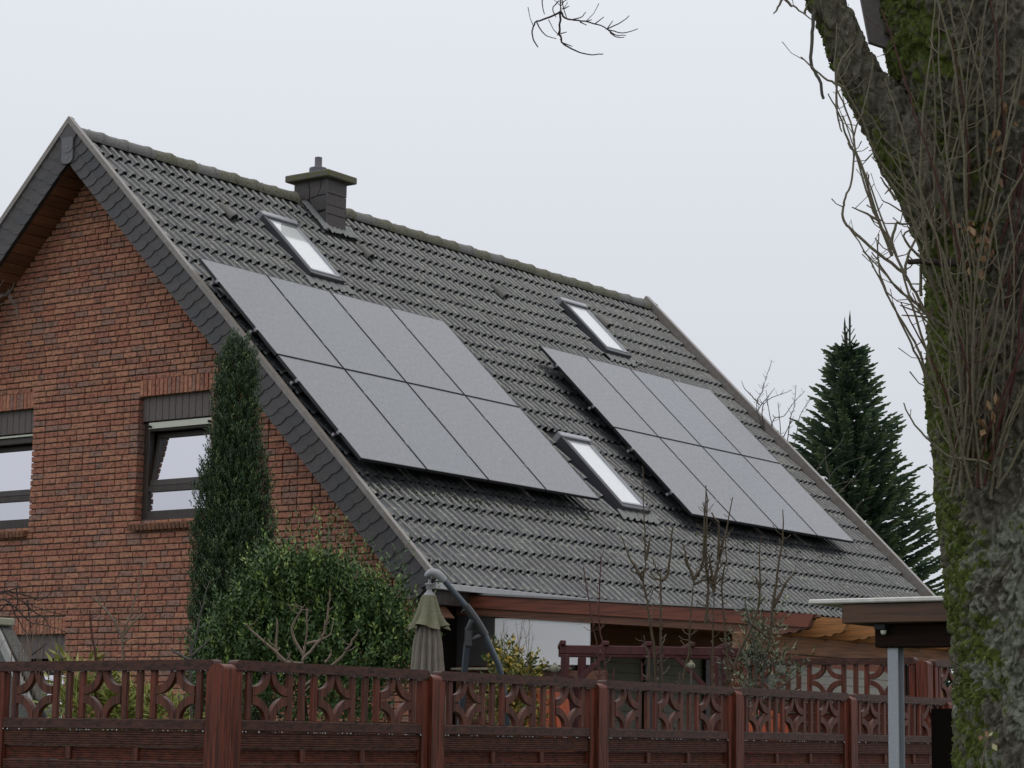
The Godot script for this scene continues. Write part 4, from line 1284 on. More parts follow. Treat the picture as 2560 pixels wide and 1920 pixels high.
func build_small_plants():
	# cut stems in front of the bush
	var o := thing("cut_shrub", "pruned bare shrub with thick forked stems in front of the green bush", "shrub", Vector3(-9.5701, 0, -11.0781))
	stems_part(o, [[-9.6197, 0.953, -11.1636, -9.5498, 1.7056, -11.0684, -9.5259, 1.9565, -11.0372, -9.5087, 2.0695, -11.0277, -9.4751, 2.2329, -11.0202, -9.4571, 2.4086, -10.9992], [-9.5239, 1.9816, -11.0337, -9.6214, 2.105, -10.94, -9.7065, 2.2037, -10.8599, -9.7574, 2.2654, -10.8116, -9.7746, 2.3076, -10.791], [-9.4416, 2.0787, -10.9494, -9.3415, 2.2049, -10.9968, -9.3028, 2.3051, -11.0052, -9.2786, 2.4299, -10.9985, -9.2665, 2.5047, -10.9927], [-9.5634, 2.1108, -11.105, -9.6148, 2.2486, -11.0415, -9.5746, 2.3628, -11.0483, -9.5432, 2.4189, -11.06], [-9.4749, 2.1828, -11.03, -9.4068, 2.2091, -11.0737, -9.3503, 2.2452, -11.1073], [-9.5298, 1.9063, -11.044, -9.3464, 2.0599, -11.1458, -9.2661, 2.1616, -11.1838, -9.2178, 2.2501, -11.2013, -9.2028, 2.283, -11.2057], [-9.3277, 2.0684, -11.0331, -9.298, 2.1062, -11.047, -9.2889, 2.1437, -11.0463], [-9.5757, 2.0602, -11.106, -9.6976, 2.0958, -11.0117, -9.6868, 2.3103, -10.978, -9.6865, 2.3406, -10.9724]], 0.0115, 0.0045, M.stem_brown, "stem", 9.0, 3)
	var o2 := thing("cut_shrub", "thin bare forked shrub against the brick wall, left of the yew", "shrub", Vector3(-10.927, 0, -10.8563))
	stems_part(o2, [[-10.9657, 0.9089, -10.9546, -10.8994, 1.6927, -10.8508, -10.8685, 2.1107, -10.7923, -10.8624, 2.2413, -10.7714, -10.8283, 2.3202, -10.7807, -10.7664, 2.5039, -10.7895, -10.7115, 2.7084, -10.7894], [-10.8629, 2.2361, -10.7721, -10.907, 2.3579, -10.717, -10.9643, 2.4481, -10.6584, -11.0037, 2.4944, -10.6213], [-10.8581, 2.2414, -10.7745, -10.8024, 2.3206, -10.7991, -10.737, 2.3871, -10.8332], [-10.8615, 2.1996, -10.7802, -10.8204, 2.229, -10.8039], [-10.8787, 2.2801, -10.7522, -10.893, 2.3712, -10.7244]], 0.010, 0.0045, M.stem_brown, "stem", 6.0, 4)
	var o3 := thing("cut_shrub", "single dark reddish stick standing against the brick wall", "shrub", Vector3(-11.2036, 0, -10.9077))
	stems_part(o3, [[-11.2428, 0.8973, -11.0073, -11.1865, 1.6914, -10.8943, -11.1638, 2.0884, -10.834, -11.1686, 2.2205, -10.805, -11.1734, 2.3261, -10.7812, -11.1682, 2.4188, -10.767]], 0.012, 0.006, M.stem_red, "stem", 3.0, 5)
	var o4 := thing("cut_shrub", "bare stalk rising past the yew's left side behind the fence", "shrub", Vector3(-10.5394, 0, -11.1328))
	stems_part(o4, [[-10.5954, 0.9156, -11.2188, -10.5334, 1.6994, -11.1119, -10.5003, 2.1174, -11.0549, -10.4748, 2.2222, -11.0529, -10.4323, 2.3795, -11.053, -10.3876, 2.5369, -11.0547, -10.3555, 2.6157, -11.0624], [-10.5024, 2.0913, -11.0584, -10.5805, 2.1368, -10.9937, -10.6034, 2.1729, -10.9703], [-10.5003, 2.1174, -11.0549, -10.4256, 2.1918, -11.094, -10.3883, 2.229, -11.1136], [-10.5025, 2.1174, -11.0533, -10.5006, 2.2218, -11.0345]], 0.010, 0.004, M.stem_grey, "stem", 8.0, 6)
	# tangled bare shrub at the left edge
	var o5 := thing("bare_shrub", "tangled thin bare branches over the ground floor window at the left", "shrub", Vector3(-12.0921, 0, -10.6469))
	stems_part(o5, [[-12.1455, 0.8711, -10.739, -12.0556, 1.951, -10.5949, -12.0079, 2.3293, -10.556, -11.8807, 2.5338, -10.6078, -11.7515, 2.4822, -10.7103, -11.6229, 2.4226, -10.814, -11.5249, 2.3974, -10.8891], [-11.9326, 2.2978, -10.4916, -11.8072, 2.4876, -10.5448, -11.723, 2.4355, -10.6152, -11.6531, 2.343, -10.6832, -11.5772, 2.3257, -10.7409, -11.4595, 2.2796, -10.8342], [-12.0811, 2.3884, -10.6167, -11.9563, 2.5534, -10.6744, -11.8017, 2.5291, -10.7899, -11.7366, 2.5031, -10.8415, -11.6652, 2.5587, -10.882, -11.5948, 2.6007, -10.9243], [-12.0165, 2.2213, -10.5708, -11.8531, 2.4615, -10.6415, -11.8034, 2.3869, -10.6915, -11.7664, 2.2933, -10.7361, -11.7384, 2.2264, -10.7691], [-11.7515, 2.4822, -10.7103, -11.7012, 2.4158, -10.7592, -11.6488, 2.3763, -10.8044, -11.6207, 2.3094, -10.8374], [-11.9567, 2.548, -10.6751, -11.8533, 2.5824, -10.7425, -11.7509, 2.606, -10.8114], [-11.7124, 2.5696, -10.5969, -11.711, 2.4759, -10.616, -11.7366, 2.4031, -10.6117, -11.7704, 2.3945, -10.5892], [-11.7326, 2.4961, -10.7212, -11.7277, 2.3614, -10.7507, -11.7251, 2.2536, -10.7734], [-11.7469, 2.1184, -10.7838, -11.6875, 2.168, -10.8169, -11.6444, 2.2065, -10.8403]], 0.007, 0.0025, M.stem_dark, "branch", 6.0, 7)
	var tw := []
	var rng := RandomNumberGenerator.new(); rng.seed = 15
	for k in 34:
		var a := Vector3(-11.9347, 2.1197, -10.7736) + Vector3(rng.randf_range(0.0, 0.5), rng.randf_range(-0.05, 0.1), rng.randf_range(-0.2, 0.2))
		var b := a + Vector3(rng.randfn(0.02, 0.06), rng.randf_range(0.08, 0.24), rng.randfn(0, 0.05))
		tw.append([a.x, a.y - 0.3, a.z, a.x, a.y, a.z, b.x, b.y, b.z])
	stems_part(o5, tw, 0.0025, 0.0012, M.stem_tan, "twig", 0.0, 8)
	var o6 := thing("bare_shrub", "few thin twigs reaching in over the gable bricks at the left edge", "shrub", Vector3(-9.4994, 0, -8.1445))
	stems_part(o6, [[-9.5573, 0.8241, -8.2443, -9.4237, 2.0788, -8.0978, -9.2893, 3.1248, -7.9922, -9.1536, 3.7534, -7.9681, -9.0756, 3.8696, -8.0016, -9.0403, 3.8807, -8.0247, -9.0092, 3.8395, -8.055], [-9.1536, 3.7534, -7.9681, -9.0784, 3.8341, -8.0064, -9.0261, 3.8434, -8.0421, -8.9905, 3.8148, -8.0731], [-9.1347, 3.7747, -7.9775, -9.0706, 3.9323, -7.993, -9.0475, 3.9641, -8.0035], [-9.0406, 3.8765, -8.0253, -9.0108, 3.8186, -8.0578, -9.0002, 3.7354, -8.0815, -8.9809, 3.719, -8.0985], [-9.1585, 3.6907, -7.9766, -9.0946, 3.6293, -8.0343, -9.0649, 3.6131, -8.0587, -9.0467, 3.626, -8.0693], [-9.0579, 3.8762, -8.013, -9.0201, 3.9187, -8.0319, -9.007, 3.9544, -8.0344]], 0.0028, 0.0012, M.stem_grey, "branch", 8.0, 9)
	# yellow-green bamboo behind the first panel
	var bl := [[-11.1629, 1.7976, -10.8908, 0.134], [-10.9967, 1.6949, -11.0297, 0.1608], [-11.3072, 1.9007, -10.7674, 0.1072], [-10.8066, 1.619, -11.1806, 0.134], [-11.2254, 1.5585, -10.8922, 0.2412]]
	var o7 := thing("bamboo_clump", "yellow-green narrow-leaved bamboo seen through the left fence panel", "bamboo", Vector3(-11.0945, 0, -10.9855))
	stems_part(o7, [[-11.2446, 0.7651, -11.0316, -11.1543, 1.8506, -10.8867], [-11.1573, 0.7666, -11.0938, -11.0865, 1.799, -10.9453], [-11.0918, 0.7678, -11.1405, -10.9925, 1.7478, -11.0225]], 0.008, 0.004, M.stem_tan, "stem", 0.0, 2)
	part("foliage", leafy(bl, 260, 8, 0.11, 0.02, [Color(0.20, 0.24, 0.05), Color(0.36, 0.38, 0.09), Color(0.42, 0.42, 0.14)], 55, 0.35, 0.16).mesh(), M.leafy, o7)
	# gold-edged spindle by the parasol
	var el := [[-10.6948, 2.2333, -14.8784, 0.0834], [-10.6254, 2.187, -14.9371, 0.1027], [-10.5402, 2.1095, -15.0131, 0.0834], [-10.7362, 2.1059, -14.8734, 0.0963], [-10.6522, 2.0125, -14.9515, 0.1605], [-10.5422, 1.9195, -15.0484, 0.1284], [-10.7848, 1.8201, -14.8936, 0.1605], [-10.6668, 1.664, -15.0084, 0.2246]]
	var o8 := thing("golden_shrub", "gold and green variegated shrub beside the parasol's curved arm", "shrub", Vector3(-10.677, 0, -15.0133))
	stems_part(o8, [[-10.7522, 0.6495, -15.143, -10.6344, 2.1394, -14.9398], [-10.7606, 0.8076, -15.1065, -10.6973, 2.2016, -14.8827], [-10.7188, 0.8084, -15.1363, -10.5558, 2.0775, -15.0081]], 0.014, 0.006, M.bark_dark, "stem", 0.0, 2)
	part("foliage", leafy(el, 420, 7, 0.042, 0.026, [Color(0.05, 0.10, 0.02), Color(0.55, 0.40, 0.07), Color(0.62, 0.45, 0.10)], 61, 0.4, 0.12).mesh(), M.leafy, o8)
	var tl := []
	for k in 14:
		var a := Vector3(-10.6775, 2.27, -15.0083) + Vector3(rng.randf_range(-0.18, 0.24), 0, rng.randf_range(-0.1, 0.1))
		var b := a + Vector3(rng.randfn(0.02, 0.05), rng.randf_range(0.15, 0.36), rng.randfn(0, 0.04))
		tl.append([a.x, a.y - 0.3, a.z, a.x, a.y, a.z, b.x, b.y, b.z])
	stems_part(o8, tl, 0.003, 0.0015, M.stem_tan, "twig", 10.0, 18)
	# bare fruit stems
	var fr := [
		["bare espalier fruit tree with two straight stems right of the arbour post", 1640, 17.3, [[-9.3415, 0.7125, -15.0212, -9.2605, 1.7671, -14.8756, -9.2397, 2.0623, -14.8336, -9.2318, 2.3182, -14.7898, -9.2402, 2.4625, -14.7559, -9.2476, 2.6519, -14.714, -9.2595, 2.8142, -14.6741, -9.231, 2.9862, -14.6614, -9.2183, 3.2723, -14.6152, -9.1961, 3.6789, -14.5527], [-9.2948, 0.8637, -15.0254, -9.2233, 1.7677, -14.9022, -9.1999, 2.063, -14.8619, -9.1896, 2.319, -14.8199, -9.1694, 2.6052, -14.7791, -9.1495, 2.8252, -14.7508, -9.1724, 2.912, -14.7177, -9.1863, 2.987, -14.6932], [-9.1498, 2.8222, -14.7513, -9.1077, 2.853, -14.7755, -9.0796, 2.989, -14.7694, -9.0516, 3.185, -14.7515, -9.0384, 3.2274, -14.7529], [-9.2595, 2.8142, -14.6741, -9.2966, 2.9098, -14.6291, -9.3279, 2.9844, -14.5923, -9.3694, 3.1492, -14.5307], [-9.2322, 2.9711, -14.6634, -9.2028, 3.092, -14.6611, -9.1925, 3.1283, -14.6615], [-9.2351, 2.0647, -14.7118, -9.216, 2.2446, -14.6908, -9.2485, 2.3636, -14.6445]]],
		["bare fruit tree with a forked crown left of the tallest red shoots", 1710, 17.4, [[-9.2506, 0.71, -15.2113, -9.1617, 1.7708, -15.0702, -9.1297, 2.0498, -15.0393, -9.0715, 2.2808, -15.0364, -9.045, 2.5204, -15.0091, -8.9951, 2.836, -14.984], [-8.9951, 2.836, -14.984, -8.9457, 2.9247, -15.0023, -8.9272, 3.0007, -15.0008, -8.892, 3.2888, -14.9705, -8.8636, 3.5526, -14.9399], [-8.9951, 2.836, -14.984, -9.0207, 2.9233, -14.9488, -9.036, 3.0441, -14.9145, -9.0462, 3.1045, -14.8955], [-8.9978, 2.8027, -14.9885, -8.9329, 2.8341, -15.0289, -8.8806, 2.8654, -15.0604]]],
		["bare fruit tree with the tallest dark red shoots above the roof eave", 1782, 17.4, [[-9.0558, 0.7135, -15.3503, -8.9719, 1.7742, -15.2056, -8.9473, 2.0531, -15.1694, -8.918, 2.329, -15.1371, -8.8763, 2.7625, -15.0834], [-8.8763, 2.7625, -15.0834, -8.9082, 2.8951, -15.0349, -8.9085, 2.9859, -15.0172, -8.8746, 3.3194, -14.977, -8.8636, 3.5526, -14.9399], [-8.8763, 2.7625, -15.0834, -8.8458, 2.9265, -15.0735, -8.8198, 3.0026, -15.0774, -8.7668, 3.2003, -15.0773, -8.7035, 3.4648, -15.0716], [-8.8777, 2.7444, -15.0859, -8.8808, 2.9259, -15.0486, -8.8886, 3.0165, -15.0255], [-8.9443, 2.501, -15.0851, -8.9152, 2.7437, -15.0591, -8.911, 2.9859, -15.0154, -8.8862, 3.4251, -14.9483], [-8.831, 2.9873, -15.0724, -8.806, 3.2722, -15.0353]]],
		["bare fruit tree leaning right behind the olive bush", 1820, 17.6, [[-9.0487, 0.7053, -15.606, -8.9639, 1.7782, -15.4597, -8.9452, 2.0786, -15.4151, -8.9356, 2.391, -15.3617, -8.9303, 2.7768, -15.291, -8.8871, 3.0041, -15.2781, -8.8751, 3.2186, -15.2452], [-8.9559, 2.0386, -15.4152, -8.8549, 2.2945, -15.4381, -8.7283, 2.5876, -15.4723, -8.6878, 2.7812, -15.464, -8.6737, 3.0233, -15.4273, -8.6477, 3.1921, -15.4134], [-8.6552, 2.3961, -15.5617, -8.6056, 2.7031, -15.5379, -8.5585, 2.9488, -15.5243, -8.5137, 3.1639, -15.5148, -8.4953, 3.3969, -15.4831], [-8.613, 2.6417, -15.5445, -8.5202, 2.8271, -15.5752, -8.4485, 2.9355, -15.6057], [-8.7591, 2.5166, -15.4639, -8.6552, 2.3961, -15.5617], [-8.6878, 2.7812, -15.464, -8.7098, 2.8849, -15.4281]]],
		["two thin dark shoots rising past the white screen's right edge", 1500, 17.0, [[-9.526, 0.7216, -14.5135, -9.4557, 1.6099, -14.3924, -9.421, 2.0481, -14.3327, -9.4165, 2.2906, -14.2891, -9.4317, 2.4678, -14.244, -9.4446, 2.6745, -14.1948, -9.4543, 2.8902, -14.1462], [-9.4655, 0.8705, -14.5282, -9.4001, 1.7587, -14.4036, -9.382, 2.0488, -14.3605, -9.3823, 2.2912, -14.3135, -9.3935, 2.4891, -14.2673, -9.3667, 2.735, -14.239, -9.3431, 2.972, -14.2102], [-9.1624, 2.0528, -14.5171, -9.1563, 2.1919, -14.4947], [-9.3405, 2.0495, -14.3901, -9.3281, 2.1444, -14.3807]]],
	]
	for f in fr:
		var g := Vector3(f[3][0][0], 0, f[3][0][2])
		var t := thing("bare_fruit_tree", f[0], "fruit tree", g, "bare fruit stems behind the fence")
		stems_part(t, f[3], 0.014 if f[1] != 1500 else 0.008, 0.0035, M.stem_olive if f[1] != 1500 else M.stem_red, "stem", 16.0, f[1])
	# olive
	var ol := [[-8.9065, 2.5384, -15.8522, 0.0952], [-8.9706, 2.3807, -15.8367, 0.127], [-8.8697, 2.3512, -15.9147, 0.1206], [-9.0113, 2.1921, -15.8439, 0.127], [-8.8354, 2.1327, -15.9815, 0.1143], [-8.9413, 2.0995, -15.912, 0.1587], [-8.995, 2.7246, -15.7528, 0.0444], [-8.7087, 2.1037, -16.0779, 0.0762], [-8.9636, 1.8173, -15.9505, 0.1904]]
	var o9 := thing("olive_bush", "loose grey-green olive bush right of the bare fruit stems", "olive tree", Vector3(-8.9914, 0, -15.967))
	stems_part(o9, [[-9.0658, 0.6884, -16.0952, -8.9743, 1.9423, -15.9187, -8.9602, 2.3496, -15.8502, -8.9898, 2.7247, -15.7565], [-9.0286, 1.1587, -16.0311, -8.9283, 2.0997, -15.9213, -8.8519, 2.4142, -15.9154], [-8.979, 1.7857, -15.9456, -8.817, 2.0391, -16.0127, -8.7063, 2.135, -16.0736]], 0.014, 0.005, M.stem_grey, "stem", 5.0, 12)
	part("foliage", leafy(ol, 200, 8, 0.055, 0.013, [Color(0.09, 0.12, 0.065), Color(0.20, 0.23, 0.15), Color(0.33, 0.36, 0.22)], 71, 0.55, 0.2).mesh(), M.leafy, o9)

func build_spruce():
	var base := Vector3(-19.3908, 4.2532, -37.8961)
	var topy := Vector3(-19.0496, 9.5554, -37.117).y
	base.y = 0.0
	var o := thing("spruce_tree", "tall dark spruce with twin tips behind the far end of the roof", "tree", base)
	var mb := MB.new()
	mb.tube(PackedVector3Array([base, base + Vector3(0, topy * 0.6, 0), base + Vector3(-0.03, topy * 0.97, 0)]), PackedFloat32Array([0.20, 0.10, 0.02]), 10)
	part("trunk", mb.mesh(), M.bark_dark, o)
	var rng := RandomNumberGenerator.new(); rng.seed = 91
	var leaves := MB.new()
	var twig := func(p: Vector3, d: Vector3, l: float, w: float, c: Color):
		leaves.col = c
		var s := d.cross(Vector3(0.1, 1, 0.2)).normalized()
		var u := s.cross(d).normalized()
		for q in [s, u]:
			var nn: Vector3 = q.cross(d).normalized()
			var k := leaves.vert(p - q * w * 0.35, nn)
			leaves.vert(p + q * w * 0.35, nn); leaves.vert(p + d * l * 0.85 + q * w * 0.4, nn); leaves.vert(p + d * l + q * 0.004, nn); leaves.vert(p + d * l * 0.85 - q * w * 0.4, nn)
			leaves.tri_i(k, k + 1, k + 2); leaves.tri_i(k, k + 2, k + 4); leaves.tri_i(k + 4, k + 2, k + 3)
	# twin leaders
	for s in [-0.10, 0.07]:
		var a := base + Vector3(s * 0.6, topy - 1.0, s * 0.3)
		twig.call(a, Vector3(s * 0.2, 1, 0).normalized(), 1.12 + s * 0.6, 0.05, Color(0.06, 0.075, 0.05))
		for k in 10:
			var w := rng.randf() * TAU
			twig.call(a + Vector3(0, 0.08 * k, 0), Vector3(cos(w) * 0.6, 0.8, sin(w) * 0.6).normalized(), 0.34 - 0.015 * k, 0.03, Color(0.06, 0.09, 0.05))
	var y := 0.9
	while y < topy - 0.62:
		var t := (topy - y) / topy
		var R0 := 0.08 + 3.15 * pow(t, 1.0)
		if t < 0.22: R0 *= 0.85
		var n := int(8 + 19 * t)
		for k in n:
			var w := TAU * (k + rng.randf() * 0.7) / n + y * 2.0
			var rad := R0 * rng.randf_range(0.72, 1.1)
			var dir := Vector3(cos(w), 0, sin(w))
			# skip the side that no one could see
			if dir.dot(Vector3(-0.58, 0, -0.80)) > 0.75 and t > 0.3: continue
			var steps := int(4 + rad / 0.07)
			var lift := 0.42 - 0.70 * t
			for j in steps:
				var f := float(j + 1) / steps
				if f < 0.12: continue
				var p := base + Vector3(0, y, 0) + dir * rad * f + Vector3(0, rad * (lift * f + 0.12 * f * f - 0.10 * sin(PI * f)), 0)
				var c := Color(0.060, 0.115, 0.075).lerp(Color(0.15, 0.235, 0.15), rng.randf())
				if f > 0.9: c = Color(0.17, 0.25, 0.13)
				for e in [-1.0, 1.0, 0.4]:
					var d: Vector3 = (dir * (0.75 + 0.3 * f) + Vector3(-dir.z, 0, dir.x) * 0.8 * e * rng.randf_range(0.6, 1.2) + Vector3(0, rng.randf_range(0.0, 0.45), 0)).normalized()
					twig.call(p, d, rng.randf_range(0.14, 0.26) * (1.1 - 0.35 * f), 0.042, c)
			twig.call(base + Vector3(0, y + rad * (lift + 0.12) - 0.02, 0) + dir * rad, (dir + Vector3(0, 0.45, 0)).normalized(), 0.22, 0.04, Color(0.18, 0.25, 0.14))
		y += 0.115 + 0.04 * rng.randf()
	part("foliage", leaves.mesh(), M.leafy, o)
	# bare tree between the roof and the spruce
	var b := thing("bare_tree", "thin leafless tree showing over the far roof edge by the spruce", "tree", Vector3(-17.6469, 0, -32.1735))
	stems_part(b, [[-17.6955, 0.7239, -32.3202, -17.4733, 3.8587, -31.8742, -17.3761, 5.7388, -31.5808, -17.5863, 6.7994, -31.2254, -17.4995, 7.1141, -31.2269, -17.4305, 7.3345, -31.2338, -17.3307, 7.6181, -31.2506], [-17.5863, 6.7994, -31.2254, -17.5144, 6.926, -31.2525, -17.3987, 7.0846, -31.3049, -17.3292, 7.1798, -31.3363], [-17.5464, 6.9129, -31.2321, -17.6337, 7.049, -31.1433, -17.7178, 7.1602, -31.0615, -17.7492, 7.2849, -31.015], [-17.4547, 6.0505, -31.4644, -17.5268, 6.7692, -31.2739, -17.4319, 6.9901, -31.2993, -17.2436, 7.0874, -31.4154, -17.1095, 7.1525, -31.499], [-17.3761, 5.7388, -31.5808, -17.41, 6.6148, -31.3874, -17.2451, 6.743, -31.4809, -17.0985, 6.9648, -31.5431, -16.9456, 7.1367, -31.6195], [-17.3145, 5.8652, -31.6006, -17.3067, 6.6167, -31.4611, -17.3052, 6.9611, -31.3957], [-17.3195, 5.8025, -31.6091, -17.1725, 6.6817, -31.5447, -17.106, 6.8708, -31.5559, -17.0514, 7.2349, -31.5248], [-17.2728, 5.7407, -31.6546, -17.1149, 6.4323, -31.6342, -17.0384, 6.7468, -31.6283, -16.8894, 6.9999, -31.6863], [-17.3364, 6.2405, -31.5124, -17.4259, 6.7397, -31.3519, -17.4454, 7.1464, -31.2595], [-17.3007, 6.3663, -31.5138, -17.1159, 6.7454, -31.573]], 0.010, 0.0035, M.stem_grey, "branch", 9.0, 44)
	var b2 := thing("bare_tree", "bare thin branches crossing in front of the spruce's lower boughs", "tree", Vector3(-17.7546, 0, -34.5834))
	stems_part(b2, [[-17.9422, 0.6886, -34.6409, -17.6913, 3.9978, -34.1819, -17.6804, 5.6503, -33.8707, -17.6555, 6.0341, -33.8144, -17.4478, 6.2494, -33.9217, -17.1374, 6.3872, -34.1176], [-17.6555, 6.0341, -33.8144, -17.6878, 6.245, -33.7505, -17.6887, 6.5093, -33.6989], [-17.6804, 5.6503, -33.8707, -17.4195, 5.9194, -34.0057, -17.1179, 6.2884, -34.1506], [-17.8401, 6.11, -33.6674, -17.7153, 6.3106, -33.7182, -17.4762, 6.5793, -33.8377, -17.395, 6.779, -33.8573], [-17.6389, 4.6597, -34.0916, -17.3418, 5.5243, -34.1377, -17.0806, 5.7273, -34.2857], [-17.8222, 5.6477, -33.7695, -17.613, 5.8828, -33.8741, -17.2506, 5.9886, -34.1134]], 0.010, 0.004, M.stem_grey, "branch", 3.0, 45)

# ---------------------------------------------------------------- the big tree
func bark_tube(p: PackedVector3Array, r: PackedFloat32Array, sides: int, sd: int, amp: float, tufts: MB) -> MB:
	var mb := MB.new()
	# plates parted by cracks: the gap between the two nearest cell centres
	var plate := noise(1.0, sd, 1, FastNoiseLite.TYPE_CELLULAR)
	plate.cellular_return_type = FastNoiseLite.RETURN_DISTANCE2_SUB
	plate.fractal_type = FastNoiseLite.FRACTAL_NONE
	plate.cellular_jitter = 1.1
	var fine := noise(1.0, sd + 1, 3)
	var patch := noise(1.0, sd + 2, 4)
	var rng := RandomNumberGenerator.new(); rng.seed = sd
	var left := Vector3(-0.814, 0, 0.581)
	var P := []
	var m := p.size()
	for k in m:
		var t := (p[mini(k + 1, m - 1)] - p[maxi(k - 1, 0)]).normalized()
		var a := t.cross(Vector3(0.2, 0.1, 0.97)).normalized()
		var b := t.cross(a).normalized()
		for s in sides:
			var w := TAU * s / sides
			var d := a * cos(w) + b * sin(w)
			var q := p[k] + d * r[k]
			var wob := fine.get_noise_3dv(q * 11.0) * 0.028
			var u := Vector3(q.x + wob, q.y * 0.15 + wob * 0.5, q.z - wob)
			var cr := plate.get_noise_3dv(u * 30.0) + 1.0
			var cr2 := plate.get_noise_3dv(u * 61.0 + Vector3(5, 1, 9)) + 1.0
			var e := smoothstep(0.0, 0.34, cr) * 1.1 + smoothstep(0.0, 0.4, cr2) * 0.42 + fine.get_noise_3dv(u * 70.0) * 0.22 + fine.get_noise_3dv(q * 3.0) * 1.0 - 0.9
			P.append(q + d * amp * e)
	for k in m:
		for s in sides:
			var q: Vector3 = P[k * sides + s]
			var t1: Vector3 = P[k * sides + (s + 1) % sides] - P[k * sides + (s + sides - 1) % sides]
			var t2: Vector3 = P[mini(k + 1, m - 1) * sides + s] - P[maxi(k - 1, 0) * sides + s]
			var out := q - p[k]
			var nn := t1.cross(t2).normalized()
			if nn.dot(out) < 0.0: nn = -nn
			var g := patch.get_noise_3dv(q * 5.0)
			var g2 := patch.get_noise_3dv(q * 14.0 + Vector3(7, 3, 1))
			var g3 := fine.get_noise_3dv(q * 55.0)
			var c := Color(0.115, 0.102, 0.072).lerp(Color(0.20, 0.188, 0.142), clampf(0.5 + g2 * 1.2 + g3 * 0.7, 0, 1))
			# grey-green lichen in patches, more of it low down on the smooth bole
			var li := g + 0.5 * g3 + (0.30 if q.y < 2.45 else -0.20)
			if li > 0.30: c = c.lerp(Color(0.30, 0.32, 0.265), 0.75)
			# moss grows on the weather side, in cushions with ragged edges
			var side := out.normalized().dot(left)
			var mo := side * 1.25 - 0.95 + g * 0.7 + g2 * 0.8 + 0.5 * g3
			if q.y > 2.7: mo += 0.16
			if mo > 0.12:
				c = Color(0.06, 0.085, 0.014).lerp(Color(0.13, 0.16, 0.024), clampf(0.5 + g3 * 1.5, 0, 1))
				if tufts and rng.randf() < 0.16 and out.normalized().dot(Vector3(0.576, 0, 0.80)) > -0.35:
					tufts.col = c * 1.15
					var dd := (nn + Vector3(rng.randfn(0, 0.5), rng.randfn(0, 0.5), rng.randfn(0, 0.5))).normalized()
					tufts.leaf(q - nn * 0.002, dd, dd.cross(Vector3(rng.randfn(), rng.randfn(), rng.randfn())).normalized(), rng.randf_range(0.005, 0.013), 0.006)
			mb.col = c
			mb.vert(q, nn)
	for k in m - 1:
		for s in sides:
			var p0 := k * sides + s; var p1 := k * sides + (s + 1) % sides
			mb.tri_i(p0, p1, p1 + sides); mb.tri_i(p0, p1 + sides, p0 + sides)
	return mb

func resample(p: PackedVector3Array, r: Array, step: float) -> Array:
	var q := PackedVector3Array(); var rr := PackedFloat32Array()
	for k in p.size() - 1:
		var n := maxi(1, int(p[k].distance_to(p[k + 1]) / step))
		for s in n:
			var t := float(s) / n
			q.append(p[k].cubic_interpolate(p[k + 1], p[maxi(k - 1, 0)], p[mini(k + 2, p.size() - 1)], t))
			rr.append(lerpf(r[k], r[k + 1], smoothstep(0, 1, t)))
	q.append(p[p.size() - 1]); rr.append(r[r.size() - 1])
	return [q, rr]

